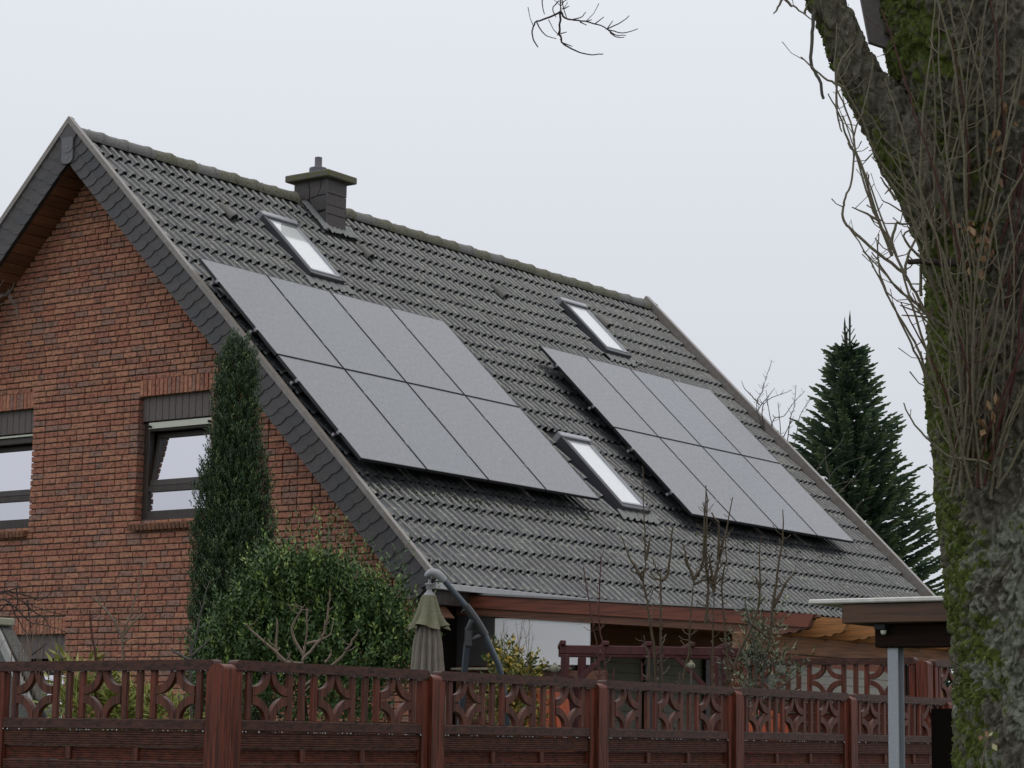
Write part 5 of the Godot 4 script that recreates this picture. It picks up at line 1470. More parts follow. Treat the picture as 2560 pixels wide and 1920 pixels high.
func build_big_tree():
	var k7 := 7.0 / 5671.0
	var o := thing("mossy_tree", "thick mossy tree trunk with many upright shoots at the right edge", "tree", Vector3(-2.7833, 0, -6.7182))
	var tufts := MB.new()
	var tp := resample(pts([-2.9153, -0.0827, -6.9531, -2.8373, 0.9536, -6.8089, -2.7931, 1.5632, -6.7229, -2.777, 1.8678, -6.6756, -2.7719, 2.1479, -6.6252, -2.7639, 2.4403, -6.5746, -2.7546, 2.6839, -6.5341, -2.7384, 2.9521, -6.494, -2.7203, 3.2446, -6.4505, -2.7292, 3.5123, -6.3924, -2.7572, 3.7675, -6.3231, -2.7741, 4.0228, -6.2617, -2.7799, 4.2662, -6.2105]), [330 * k7, 235 * k7, 206 * k7, 206 * k7, 216 * k7, 222 * k7, 226 * k7, 224 * k7, 236 * k7, 250 * k7, 245 * k7, 235 * k7, 220 * k7], 0.0065)
	part("trunk", bark_tube(tp[0], tp[1], 300, 100, 0.017, tufts).mesh(), M.bark, o)
	var lp := resample(pts([-2.7722, 3.0865, -6.3815, -2.8405, 3.2303, -6.3048, -2.9286, 3.3762, -6.2135, -2.9996, 3.5115, -6.1365, -3.0588, 3.6192, -6.0733, -3.0936, 3.7334, -6.0263, -3.1198, 3.8297, -5.9889, -3.1422, 3.9501, -5.9496, -3.1625, 4.0706, -5.9118]), [150 * k7, 135 * k7, 98 * k7, 72 * k7, 55 * k7, 50 * k7, 47 * k7, 44 * k7, 40 * k7], 0.0065)
	part("limb", bark_tube(lp[0], lp[1], 130, 130, 0.011, tufts).mesh(), M.bark, o)
	# the trunk and the left limb go on above the picture
	var up1 := resample(pts([-2.7778, 4.2297, -6.2191, -2.768, 4.6073, -6.1532, -2.7348, 5.2167, -6.0593, -2.6569, 5.9486, -5.9739, -2.5496, 6.9245, -5.8624, -2.4427, 8.0222, -5.7271]), [221 * k7, 205 * k7, 175 * k7, 130 * k7, 80 * k7, 20 * k7], 0.03)
	part("limb", bark_tube(up1[0], up1[1], 60, 170, 0.012, null).mesh(), M.bark, o)
	var up2 := resample(pts([-3.1554, 4.0345, -5.9238, -3.176, 4.2155, -5.8742, -3.1926, 4.6987, -5.769, -3.1945, 5.303, -5.6509, -3.167, 6.0288, -5.5305]), [41 * k7, 38 * k7, 32 * k7, 22 * k7, 6 * k7], 0.03)
	part("limb", bark_tube(up2[0], up2[1], 30, 171, 0.008, null).mesh(), M.bark, o)
	# overhead bough that carries the hanging twig
	var bp := resample(pts([-3.1977, 4.1856, -5.9266, -3.2765, 4.3303, -5.8422, -3.4717, 4.3998, -5.6889, -3.6726, 4.3961, -5.5456, -3.7814, 4.315, -5.4833]), [40 * k7, 34 * k7, 26 * k7, 18 * k7, 9 * k7], 0.02)
	part("limb", bark_tube(bp[0], bp[1], 30, 150, 0.006, null).mesh(), M.bark, o)
	var mo := part("moss", tufts.mesh(), M.leafy, o)
	mo.set_meta("kind", "stuff")
	# grey board wedged in the fork
	var mb := MB.new()
	mb.prism(PackedVector2Array([Vector2(-0.052, -0.055), Vector2(0.034, -0.115), Vector2(0.05, 0.16), Vector2(-0.03, 0.16)]), -0.012, 0.012, Transform3D(Basis(Vector3(0.576, -0.155, 0.803).normalized(), 0.28) * Basis(Vector3(0, 1, 0), 0.62), Vector3(-3.0257, 3.8117, -6.147)))
	part("board", mb.mesh(), M.board_grey, o)
	# broken stubs
	stems_part(o, [[-3.0518, 3.7158, -6.0347, -3.0836, 3.6912, -6.0167, -3.109, 3.6714, -6.0023, -3.1233, 3.6663, -5.993], [-2.7718, 3.0188, -6.1458, -2.8198, 3.0238, -6.1105, -2.8585, 3.0231, -6.0828, -2.8971, 3.0248, -6.0549]], 0.014, 0.008, M.stem_dark, "stub", 0.0, 3)
	stems_part(o, [[-3.1331, 3.813, -5.9204, -3.1376, 3.7805, -5.9234, -3.1442, 3.7228, -5.9298, -3.1551, 3.647, -5.9366, -3.1389, 3.6016, -5.957, -3.1319, 3.5406, -5.9738]], 0.006, 0.0045, M.stem_grey, "stub", 0.0, 3)
	# shoots traced along the sky side
	stems_part(o, [
		[-2.861, 2.8388, -6.1789, -2.8883, 2.888, -6.1498, -2.901, 2.9245, -6.1337, -2.9293, 2.9985, -6.0991, -2.9569, 3.0807, -6.0635, -2.9822, 3.1548, -6.031, -2.9989, 3.2148, -6.0075, -3.0188, 3.3457, -5.968, -3.0205, 3.4096, -5.9544, -2.9884, 3.4953, -5.9608, -2.9618, 3.5975, -5.9602, -2.958, 3.6461, -5.9535],
		[-2.9261, 2.999, -6.0764, -2.9811, 3.0534, -6.0265, -3.0151, 3.0905, -5.995, -3.0398, 3.1219, -5.9712, -3.0562, 3.1487, -5.9543, -3.0551, 3.1865, -5.9477, -3.0479, 3.2161, -5.9472, -3.0281, 3.2695, -5.951, -3.0129, 3.3889, -5.9389, -3.0269, 3.4818, -5.9109, -3.0433, 3.5452, -5.887, -3.0409, 3.6124, -5.8757, -3.0266, 3.7318, -5.8629],
		[-2.8273, 2.8195, -6.2317, -2.9031, 2.8988, -6.1621, -2.9626, 2.9618, -6.1072, -2.9948, 3.0241, -6.0721, -2.9999, 3.0465, -6.0641, -2.9922, 3.119, -6.0557],
		[-2.792, 2.3962, -6.2515, -2.8127, 2.5015, -6.2164, -2.8503, 2.5889, -6.1725, -2.8807, 2.7069, -6.128, -2.894, 2.7701, -6.1062, -2.9247, 2.847, -6.0694, -2.9507, 2.9099, -6.0386, -2.9664, 2.9801, -6.0138, -2.9697, 3.0246, -6.0029, -2.9822, 3.0502, -5.989],
		[-2.816, 3.0999, -6.1608, -2.8738, 3.1946, -6.101, -2.9291, 3.2717, -6.0465, -2.975, 3.3572, -5.9971, -2.9905, 3.4326, -5.9715, -3.0104, 3.4878, -5.9465, -3.0314, 3.543, -5.9208, -3.0458, 3.596, -5.9003],
		[-3.034, 3.5477, -5.9181, -3.0546, 3.558, -5.9013, -3.0923, 3.5869, -5.8687, -3.1323, 3.6358, -5.8306],
		[-2.9781, 3.0607, -6.1144, -3.0165, 3.2339, -6.0535, -3.0312, 3.3325, -6.0238, -3.0493, 3.3775, -6.0022, -3.0641, 3.4261, -5.9822, -3.07, 3.4629, -5.9709, -3.0824, 3.5044, -5.954, -3.0971, 3.5422, -5.9361],
		[-2.8885, 3.3244, -6.1277, -2.9322, 3.3677, -6.088, -2.9692, 3.4087, -6.0536, -2.9823, 3.4418, -6.0378, -3.0086, 3.495, -6.0087],
		[-2.8614, 3.2951, -6.1528, -2.8895, 3.3125, -6.1293, -2.9166, 3.3298, -6.1065, -2.9693, 3.3706, -6.0609],
		[-2.7301, 2.426, -6.2279, -2.7524, 2.4361, -6.21, -2.8161, 2.4443, -6.1627, -2.8554, 2.4809, -6.1275, -2.8833, 2.5165, -6.1006, -2.9068, 2.5603, -6.0753, -2.9189, 2.6009, -6.0588],
		[-2.8552, 2.8508, -6.1808, -2.8728, 2.8741, -6.1636, -2.9014, 2.8831, -6.1414, -2.9484, 2.9047, -6.1035],
		[-2.864, 2.8624, -6.1722, -2.8925, 2.8714, -6.15, -2.9468, 2.8751, -6.1104],
		[-2.8607, 3.0281, -6.1426, -2.892, 3.0512, -6.1157, -2.9244, 3.1097, -6.0812, -2.8806, 3.146, -6.1056, -2.8875, 3.1814, -6.0938],
		[-2.9083, 2.9811, -6.0553, -2.8988, 3.0283, -6.053, -2.8603, 3.1229, -6.0623, -2.8266, 3.1822, -6.075, -2.8074, 3.2412, -6.0773],
		[-2.8945, 2.9329, -6.1367, -2.8871, 3.0394, -6.1215, -2.8726, 3.0988, -6.1204, -2.9036, 3.1633, -6.0857, -2.9354, 3.1923, -6.0573, -2.9677, 3.2154, -6.0297],
		[-2.9656, 3.0851, -6.0813, -2.9478, 3.1495, -6.0816, -2.9321, 3.1498, -6.0928, -2.8884, 3.1589, -6.1224, -2.8499, 3.1513, -6.1515],
		[-2.9822, 3.1548, -6.031, -3.0051, 3.1733, -6.011, -3.0426, 3.1927, -5.9804],
		[-2.8708, 3.1462, -6.1125, -2.8866, 3.1932, -6.0921, -2.912, 3.2164, -6.0694, -2.9385, 3.2514, -6.0437, -2.9594, 3.2333, -6.0322],
		[-2.8926, 3.2404, -6.0787, -2.9085, 3.2614, -6.0633, -2.8942, 3.2818, -6.0696], [-2.9335, 3.216, -6.0541, -2.9502, 3.2512, -6.0353, -2.9672, 3.2828, -6.0171], [-2.9268, 3.2398, -6.0544, -2.9523, 3.2866, -6.027, -2.9598, 3.29, -6.021],
		[-3.2045, 3.8477, -5.8625, -3.2232, 3.8113, -5.8561, -3.2355, 3.7931, -5.8508], [-3.2075, 3.8476, -5.8603, -3.1927, 3.8215, -5.876, -3.1785, 3.8133, -5.8877, -3.1437, 3.778, -5.9195], [-3.1602, 3.7945, -5.9045, -3.1539, 3.8126, -5.9055, -3.1499, 3.8247, -5.906],
		[-3.0093, 3.6821, -5.9347, -3.0472, 3.6221, -5.9191, -3.0622, 3.5566, -5.921, -3.0643, 3.4558, -5.939, -3.0583, 3.4203, -5.9501],
	], 0.0050, 0.0018, M.shoot, "shoot", 14.0, 60)
	# shoots over the face of the trunk, sprung from the burl
	var rng := RandomNumberGenerator.new(); rng.seed = 64
	var right := Vector3(0.814, 0.015, -0.581); var up := Vector3(0.078, 0.988, 0.135); var fwd := Vector3(-0.576, 0.155, -0.803)
	var lines := []
	var red := []
	for k in 64:
		var from_burl := k < 38
		var cx: float = rng.randf_range(2375, 2500) if from_burl else rng.randf_range(2330, 2560)
		var cy: float = rng.randf_range(1090, 1260) if from_burl else rng.randf_range(450, 900)
		var depth := 6.735 - 0.02 * rng.randf() if cx > 2400 else 6.78
		var p := Vector3(0, 1.6, 0) + (fwd + right * (cx - 1280) / 5671.0 - up * (cy - 960) / 5671.0) * depth
		var l := []
		var d := (up + right * rng.randfn(0.02, 0.22) - fwd * 0.25).normalized()
		var n := rng.randi_range(6, 11)
		var seg := rng.randf_range(0.07, 0.13)
		var bend := rng.randfn(0, 0.05)
		for j in n:
			l.append_array([p.x, p.y, p.z])
			p += d * seg
			d = (d + right * (bend + rng.randfn(0, 0.06)) + fwd * rng.randf_range(-0.01, 0.07) + up * 0.03).normalized()
			if from_burl and j < 2: d = (d - fwd * 0.05).normalized()
		if rng.randf() < 0.2: red.append(l)
		else: lines.append(l)
	stems_part(o, lines, 0.0048, 0.0018, M.shoot, "shoot", 7.0, 65)
	stems_part(o, red, 0.0045, 0.0018, M.stem_red, "shoot", 7.0, 66)
	# dead leaves hung up among the shoots
	for k in 46:
		var c: Array = [[2480, 600, 60, 70], [2450, 640, 40, 50], [2470, 1020, 40, 60], [2510, 330, 40, 90], [2440, 560, 40, 30]][k % 5]
		var cx := rng.randfn(c[0], c[2] * 0.6); var cy := rng.randfn(c[1], c[3] * 0.6)
		var p := Vector3(0, 1.6, 0) + (fwd + right * (cx - 1280) / 5671.0 - up * (cy - 960) / 5671.0) * (6.66 + rng.randf() * 0.05)
		mb = MB.new()
		mb.col = Color(0.30, 0.19, 0.09).lerp(Color(0.17, 0.08, 0.04), rng.randf())
		for j in 2:
			var dd := Vector3(rng.randfn(0, 0.4), -1.0, rng.randfn(0, 0.4)).normalized()
			mb.leaf(p, dd, dd.cross(Vector3(rng.randfn(), rng.randfn(), rng.randfn())).normalized(), rng.randf_range(0.02, 0.045), rng.randf_range(0.012, 0.022))
		part("dead_leaf", mb.mesh(), M.leafy, o)
	# the twig hanging into the sky from the overhead bough
	stems_part(o, [[-3.8848, 4.3989, -5.642, -3.9068, 4.1731, -5.6699, -3.9186, 3.9976, -5.6953, -3.9235, 3.9224, -5.7063, -3.9254, 3.886, -5.712], [-3.9254, 3.886, -5.712, -3.9165, 3.8674, -5.7219, -3.8996, 3.8602, -5.7355, -3.8648, 3.8558, -5.7612, -3.8245, 3.844, -5.7924, -3.8109, 3.833, -5.8043], [-3.9373, 3.8923, -5.7271, -3.9437, 3.8382, -5.733, -3.9434, 3.8156, -5.7376, -3.939, 3.7931, -5.7451, -3.9195, 3.7771, -5.7621, -3.8947, 3.7638, -5.7825, -3.8651, 3.7593, -5.8046, -3.837, 3.761, -5.8244], [-3.9165, 3.8796, -5.6946, -3.9437, 3.8616, -5.6786, -3.9788, 3.8473, -5.6563, -3.9881, 3.8334, -5.6522, -3.9937, 3.8145, -5.6519, -3.9924, 3.7921, -5.6571, -3.982, 3.7673, -5.6694]], 0.0036, 0.0018, M.stem_dark, "branch", 10.0, 70)
	stems_part(o, [[-3.8109, 3.833, -5.8043, -3.7705, 3.8224, -5.8353, -3.7302, 3.8357, -5.8616], [-3.8321, 3.8454, -5.8365, -3.7907, 3.8701, -5.8614, -3.7705, 3.8893, -5.8722], [-3.8109, 3.833, -5.8043, -3.7933, 3.8596, -5.8117], [-3.8071, 3.8293, -5.8077, -3.7876, 3.8146, -5.8245, -3.7628, 3.8151, -5.8422], [-3.7823, 3.8108, -5.7792, -3.765, 3.7961, -5.7945, -3.7465, 3.7965, -5.8077], [-3.8974, 3.8615, -5.7368, -3.8729, 3.8707, -5.7525, -3.8604, 3.8859, -5.7586], [-3.8406, 3.8487, -5.7799, -3.8151, 3.8717, -5.7938], [-3.8628, 3.8558, -5.7627, -3.8468, 3.8624, -5.7729], [-3.8784, 3.8543, -5.7518, -3.8616, 3.8446, -5.7657], [-3.9317, 3.832, -5.7178, -3.9406, 3.8106, -5.7156], [-3.9308, 3.817, -5.7214, -3.9149, 3.8223, -5.7317], [-3.926, 3.7871, -5.7306, -3.9041, 3.7774, -5.7482], [-3.9901, 3.851, -5.6724, -3.9826, 3.8286, -5.6821, -3.9675, 3.8101, -5.6964, -3.9435, 3.8005, -5.7155], [-3.9268, 3.9198, -5.7044, -3.9439, 3.8994, -5.6961, -3.9442, 3.8832, -5.699, -3.9392, 3.8682, -5.7055], [-3.9662, 3.9967, -5.6614, -3.9711, 3.9215, -5.6724, -3.9706, 3.9015, -5.6766, -3.9685, 3.8765, -5.6829], [-3.9165, 3.9726, -5.7016, -3.9194, 3.9224, -5.7092, -3.9173, 3.8974, -5.7156, -3.9123, 3.8687, -5.7247], [-3.9164, 3.8949, -5.7167, -3.9023, 3.904, -5.725]], 0.0022, 0.0013, M.stem_dark, "twig", 8.0, 71)
	# ivy sprig on the bole
	var iv := thing("ivy_sprig", "small cream and green variegated ivy sprig on the trunk", "ivy", Vector3(-2.8241, 1.562, -6.3522))
	stems_part(iv, [[-2.8316, 1.4918, -6.3604, -2.8174, 1.5739, -6.3547, -2.8069, 1.6091, -6.3554, -2.8012, 1.6326, -6.355]], 0.0015, 0.001, M.stem_tan, "stem", 0.0, 2)
	for k in 6:
		var p := Vector3(-2.8011, 1.6301, -6.3431) + right * rng.randfn(0, 0.012) + up * rng.randfn(0, 0.014)
		mb = MB.new(); mb.col = [Color(0.42, 0.40, 0.22), Color(0.18, 0.22, 0.07), Color(0.46, 0.24, 0.18)][k % 3]
		var dd := (right * rng.randfn() + up * rng.randfn() - fwd * 0.5).normalized()
		mb.leaf(p, dd, dd.cross(fwd).normalized(), 0.026, 0.018)
		part("leaf", mb.mesh(), M.leafy, iv)

# ---------------------------------------------------------------- small things in the garden
func build_garden_things():
	# round ornaments on stakes
	for k in 2:
		var c := Vector3(-10.0317, 2.1507, -14.6224) if k == 0 else Vector3(-8.8037, 2.1673, -14.6276)
		var r := 0.034 if k == 0 else 0.027
		var o := thing("garden_ornament", ["grey-green owl-like ball ornament left of the arbour post", "smaller round wicker-like ornament between the bare fruit stems"][k], "ornament", Vector3(c.x, 0, c.z), "ball ornaments on stakes")
		var mb := MB.new()
		mb.tube(PackedVector3Array([Vector3(c.x, 0, c.z), c - Vector3(0, r, 0)]), PackedFloat32Array([0.006, 0.006]), 8)
		part("stake", mb.mesh(), M.stem_grey, o)
		mb = MB.new()
		var pr := PackedVector2Array()
		for j in 13: pr.append(Vector2(maxf(0.0008, sin(PI * j / 12.0) * r * (1.0 + 0.06 * (j % 2))), -cos(PI * j / 12.0) * r))
		mb.lathe(pr, 16, Transform3D(Basis(), c))
		part("ball", mb.mesh(), M.ornament, o)
		mb = MB.new()
		for s in [-1.0, 1.0]:
			mb.tube(PackedVector3Array([c + Vector3(s * r * 0.7, r * 0.5, 0.01), c + Vector3(s * r * 1.2, r * 0.2, 0.01), c + Vector3(s * r * 1.3, -r * 0.5, 0.01)]), PackedFloat32Array([r * 0.25, r * 0.22, r * 0.1]), 8)
		mb.lathe(PackedVector2Array([Vector2(r * 0.4, 0.0), Vector2(r * 0.42, r * 0.3), Vector2(r * 0.25, r * 0.55), Vector2(0.001, r * 0.6)]), 12, Transform3D(Basis(), c + Vector3(0, r * 0.85, 0)))
		part("head", mb.mesh(), M.ornament, o)
	# orange plank chairs
	for k in 2:
		var a := Vector3(-10.0416, 1.4526, -14.7501) if k == 0 else Vector3(-9.3821, 1.4685, -17.7105)
		var o := thing("garden_chair", ["orange plank garden chair seen through the fence by the arbour", "orange plank garden chair seen through the fence left of the steel post"][k], "chair", Vector3(a.x, 0, a.z), "orange plank chairs")
		var X := Transform3D(Basis(Vector3(0, 1, 0), 0.9 + 0.3 * k), Vector3(a.x, 0.42 if k == 0 else 0.30, a.z))
		var mb: MB
		for j in 4:
			mb = MB.new()
			mb.cbox(Vector3(-0.27 + j * 0.14, 0.0, -0.012), Vector3(-0.14 + j * 0.14, 1.28 + 0.05 * sin(PI * (j + 0.5) / 4.0), 0.012), 0.006, X * Transform3D(Basis(Vector3(1, 0, 0), -0.38), Vector3(0, 0.36, -0.28)))
			part("back_plank", mb.mesh(), M.orange, o)
		for j in 4:
			mb = MB.new()
			mb.cbox(Vector3(-0.28, 0.40, -0.24 + j * 0.13), Vector3(0.28, 0.42, -0.12 + j * 0.13), 0.005, X)
			part("seat_plank", mb.mesh(), M.orange, o)
		for q in [[-0.25, -0.22], [0.25, -0.22], [-0.25, 0.25], [0.25, 0.25]]:
			mb = MB.new()
			mb.cbox(Vector3(q[0] - 0.03, -X.origin.y, q[1] - 0.03), Vector3(q[0] + 0.03, 0.62 if q[1] > 0 else 0.40, q[1] + 0.03), 0.005, X)
			part("leg", mb.mesh(), M.orange, o)
		for s in [-0.31, 0.31]:
			mb = MB.new()
			mb.cbox(Vector3(s - 0.06, 0.62, -0.30), Vector3(s + 0.06, 0.645, 0.32), 0.006, X)
			part("armrest", mb.mesh(), M.orange, o)
	# little shed at the left edge: steep roof with a pale barge board
	var s0 := Vector3(-12.2988, 2.3546, -10.9654); var s1 := Vector3(-12.1166, 2.1074, -11.1437)
	var b := Vector3(s0.x - 0.3, 0, s0.z)
	var o := thing("garden_shed", "small low shed with steep grey roof and pale edge board at left", "shed", b)
	var sl := (s1 - s0)
	sl.z = 0.0
	var dir := sl.normalized()
	var nn := Vector3(-dir.y, dir.x, 0)
	var foot := s0 + dir * 1.55
	foot.z = s0.z
	var mb := MB.new()
	# wall under the gable edge
	mb.prism(PackedVector2Array([Vector2(s0.x - 1.1, 0.0), Vector2(foot.x - 0.12, 0.0), Vector2(foot.x - 0.12, foot.y + 0.0), Vector2(s0.x + 0.02, s0.y - 0.06), Vector2(s0.x - 1.1, foot.y + 0.05)]), s0.z - 0.13, s0.z - 0.02)
	part("wall", mb.mesh(), M.shed_wall, o)
	var XB := Transform3D(Basis(dir, nn, Vector3(0, 0, 1)), s0)
	mb = MB.new()
	mb.cbox(Vector3(-0.02, -0.05, -0.14), Vector3(1.62, -0.015, -0.02), 0.004, XB)
	part("roof", mb.mesh(), M.tile_far, o)
	mb = MB.new()
	mb.cbox(Vector3(-0.04, -0.062, -0.018), Vector3(1.64, 0.0, 0.012), 0.004, XB)
	part("edge_board", mb.mesh(), M.pale_board, o)
	for j in 9:
		mb = MB.new()
		mb.cbox(Vector3(0.02 + j * 0.175, -0.014, -0.13), Vector3(0.20 + j * 0.175, 0.006, -0.022), 0.004, XB * Transform3D(Basis(Vector3(0, 0, 1), 0.05), Vector3(0, 0, 0)))
		part("roof_shingle", mb.mesh(), M.tile_far, o)
	mb = MB.new()
	mb.cbox(Vector3(s0.x - 0.12, s0.y - 0.01, s0.z - 0.13), Vector3(s0.x + 0.05, s0.y + 0.045, s0.z + 0.03), 0.008)
	part("ridge_cap", mb.mesh(), M.cream_dull, o)

# ---------------------------------------------------------------- materials in use
func vcol(m: StandardMaterial3D) -> StandardMaterial3D:
	m.vertex_color_use_as_albedo = true
	return m

func build_materials():
	var g := func(v: float) -> Color: return Color(v, v, v)
	M.mortar = grainy([[0.0, lin(0.14, 0.125, 0.11)], [0.5, lin(0.20, 0.18, 0.155)], [1.0, lin(0.27, 0.245, 0.215)]], 0.5, 0.03, 1, 0.95, 0.6, 0.08)
	# bricks take their tone from the piece; this adds sanding, smears and creases
	M.brick = vcol(grainy([[0.0, g.call(0.62)], [0.36, g.call(0.86)], [0.5, Color(0.97, 0.97, 0.97)], [0.64, Color(1.0, 0.97, 0.93)], [1.0, Color(0.80, 0.84, 0.88)]], 0.9, 0.022, 2, 0.88, 0.9, 0.06))
	M.brick_far = grainy([[0.0, lin(0.22, 0.09, 0.06)], [0.5, lin(0.32, 0.13, 0.08)], [1.0, lin(0.38, 0.17, 0.11)]], 0.6, 0.04, 3, 0.9, 0.5)
	M.tile = vcol(grainy([[0.0, Color(0.88, 0.89, 0.88)], [0.4, g.call(0.96)], [0.62, Color(1, 1, 0.98)], [0.75, Color(1, 1, 0.99)], [1.0, Color(0.90, 0.91, 0.86)]], 1.6, 0.03, 4, 0.26, 0.10, 0.05, Vector3.ONE, 0.7))
	M.tile.detail_enabled = true
	M.tile.detail_blend_mode = BaseMaterial3D.BLEND_MODE_MIX
	M.tile.detail_albedo = ramp_tex(0.030, 14, [[0.0, Color(0.62, 0.63, 0.58, 0.0)], [0.77, Color(0.62, 0.63, 0.58, 0.0)], [0.80, Color(0.66, 0.68, 0.60, 0.85)], [1.0, Color(0.72, 0.73, 0.62, 1.0)]], 2)
	M.tile_far = grainy([[0.0, lin(0.05, 0.055, 0.05)], [0.5, lin(0.10, 0.10, 0.095)], [1.0, lin(0.16, 0.16, 0.14)]], 0.5, 0.04, 5, 0.7, 0.6)
	M.ridge_clean = vcol(grainy([[0.0, g.call(0.75)], [0.5, g.call(0.95)], [1.0, Color(1, 1, 0.96)]], 0.8, 0.03, 6, 0.55, 0.4))
	M.ridge_moss = vcol(grainy([[0.0, Color(0.80, 0.80, 0.78)], [0.45, Color(1.0, 1.0, 0.93)], [0.60, Color(0.98, 0.98, 0.88)], [0.67, Color(0.72, 0.73, 0.45)], [0.8, Color(0.66, 0.67, 0.34)], [1.0, Color(0.45, 0.43, 0.28)]], 0.55, 0.022, 7, 0.8, 0.7))
	M.cap_moss = grainy([[0.0, lin(0.10, 0.095, 0.085)], [0.55, lin(0.16, 0.155, 0.135)], [0.64, lin(0.13, 0.13, 0.04)], [0.8, lin(0.17, 0.17, 0.03)], [1.0, lin(0.08, 0.075, 0.05)]], 0.6, 0.02, 8, 0.9, 0.7)
	M.slate = vcol(grainy([[0.0, g.call(0.80)], [0.5, g.call(0.97)], [0.8, Color(1, 0.99, 1)], [1.0, Color(0.88, 0.90, 0.97)]], 0.7, 0.02, 9, 0.55, 0.3, 0.1))
	M.slate_plain = plain(lin(0.085, 0.08, 0.08), 0.55)
	M.plate = grainy([[0.0, lin(0.12, 0.12, 0.13)], [1.0, lin(0.17, 0.17, 0.185)]], 0.3, 0.03, 10, 0.45)
	M.under = plain(lin(0.03, 0.028, 0.026), 0.9)
	M.trim = grainy([[0.0, lin(0.21, 0.185, 0.165)], [0.5, lin(0.26, 0.235, 0.215)], [1.0, lin(0.30, 0.28, 0.26)]], 0.9, 0.015, 11, 0.35, 0.15)
	M.drip = grainy([[0.0, lin(0.42, 0.43, 0.44)], [1.0, lin(0.52, 0.53, 0.54)]], 0.9, 0.02, 12, 0.4)
	M.soffit = []
	for k in 3: M.soffit.append(wood(lin(0.16, 0.072, 0.036) * (0.92 + 0.08 * k), 20 + k, Vector3(0, 0, 1)))
	M.dark_frame = wood(lin(0.052, 0.040, 0.035), 25, Vector3(0, 1, 0), 0.45)
	M.box_board = grainy([[0.0, lin(0.115, 0.092, 0.085)], [0.5, lin(0.14, 0.115, 0.108)], [1.0, lin(0.16, 0.132, 0.125)]], 0.5, 0.02, 26, 0.6)
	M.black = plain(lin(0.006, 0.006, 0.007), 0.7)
	M.cream = plain(lin(0.66, 0.68, 0.58), 0.5)
	M.cream_dull = grainy([[0.0, lin(0.28, 0.27, 0.20)], [1.0, lin(0.46, 0.45, 0.36)]], 0.4, 0.03, 27, 0.8)
	# coated glazing mirrors the sky
	M.pane = plain(lin(0.66, 0.66, 0.70), 0.03, 1.0)
	M.glass = plain(Color(0.95, 0.97, 0.98, 0.10), 0.05)
	M.glass.transparency = BaseMaterial3D.TRANSPARENCY_ALPHA
	M.blind = plain(lin(0.90, 0.92, 0.92), 0.7)
	M.anthracite = plain(lin(0.055, 0.055, 0.064), 0.4)
	M.zinc = plain(lin(0.55, 0.56, 0.58), 0.35, 0.9)
	M.zinc_mid = plain(lin(0.30, 0.30, 0.32), 0.45, 0.5)
	M.zinc_light = plain(lin(0.36, 0.37, 0.40), 0.3, 0.2)
	M.zinc_dull = grainy([[0.0, lin(0.20, 0.205, 0.225)], [1.0, lin(0.29, 0.295, 0.315)]], 0.4, 0.03, 28, 0.32, 0.1)
	M.zinc_dark = plain(lin(0.12, 0.12, 0.13), 0.4, 0.6)
	M.lead = grainy([[0.0, lin(0.15, 0.165, 0.165)], [0.5, lin(0.22, 0.235, 0.235)], [1.0, lin(0.32, 0.34, 0.34)]], 0.25, 0.03, 29, 0.5, 0.6)
	M.flue = plain(lin(0.13, 0.13, 0.15), 0.6)
	M.siding = grainy([[0.0, lin(0.30, 0.29, 0.26)], [1.0, lin(0.42, 0.40, 0.36)]], 0.8, 0.02, 30, 0.8)
	# solar glass: dark cells under wet, finely textured glass
	M.black_frame = plain(lin(0.012, 0.012, 0.016), 0.45)
	M.solar = []
	for k in 3:
		var t: Color = [Color(1.0, 1.0, 1.0), Color(1.015, 1.0, 0.995), Color(0.99, 1.0, 1.01)][k]
		var m := grainy([[0.0, lin(0.10, 0.107, 0.124) * t], [0.42, lin(0.145, 0.151, 0.168) * t], [0.6, lin(0.165, 0.170, 0.185) * t], [1.0, lin(0.22, 0.222, 0.232) * t]], 0.9, 0.028, 32, 0.25, 0.22, 0.16, Vector3.ONE, 1.0)
		M.solar.append(m)
	# fence: red-brown stain gone dark and patchy with wet
	M.fence_red = wood(lin(0.17, 0.044, 0.026), 40, Vector3(0, 1, 0), 0.42)
	M.fence_mid = wood(lin(0.14, 0.046, 0.029), 41, Vector3(0, 1, 0), 0.42)
	M.fence_dark = wood(lin(0.085, 0.036, 0.026), 42, Vector3(0.7, 0, 0.7), 0.42)
	M.fence_board = wood(lin(0.105, 0.041, 0.028), 43, Vector3(0.7, 0, 0.7), 0.6)
	M.fence_board_red = wood(lin(0.14, 0.040, 0.024), 44, Vector3(0.7, 0, 0.7), 0.6)
	for m in [M.fence_red, M.fence_mid, M.fence_dark, M.fence_board, M.fence_board_red]: m.metallic_specular = 0.35
	var stain := ramp_tex(0.013, 46, [[0.0, Color(0.13, 0.12, 0.10, 0.80)], [0.34, Color(0.14, 0.125, 0.10, 0.55)], [0.46, Color(0.16, 0.14, 0.11, 0.0)], [0.70, Color(0.33, 0.24, 0.20, 0.0)], [0.86, Color(0.36, 0.25, 0.21, 0.45)], [1.0, Color(0.40, 0.30, 0.25, 0.55)]], 5)
	for m in [M.fence_red, M.fence_mid, M.fence_dark, M.fence_board, M.fence_board_red]:
		m.detail_enabled = true
		m.detail_blend_mode = BaseMaterial3D.BLEND_MODE_MIX
		m.detail_albedo = stain
	M.drop = plain(Color(0.92, 0.94, 0.97), 0.05, 0.0, 0.8)
	M.cloth_top = grainy([[0.0, lin(0.12, 0.125, 0.075)], [0.5, lin(0.19, 0.19, 0.125)], [1.0, lin(0.24, 0.235, 0.17)]], 0.35, 0.03, 50, 0.95, 0.3, 0.2)
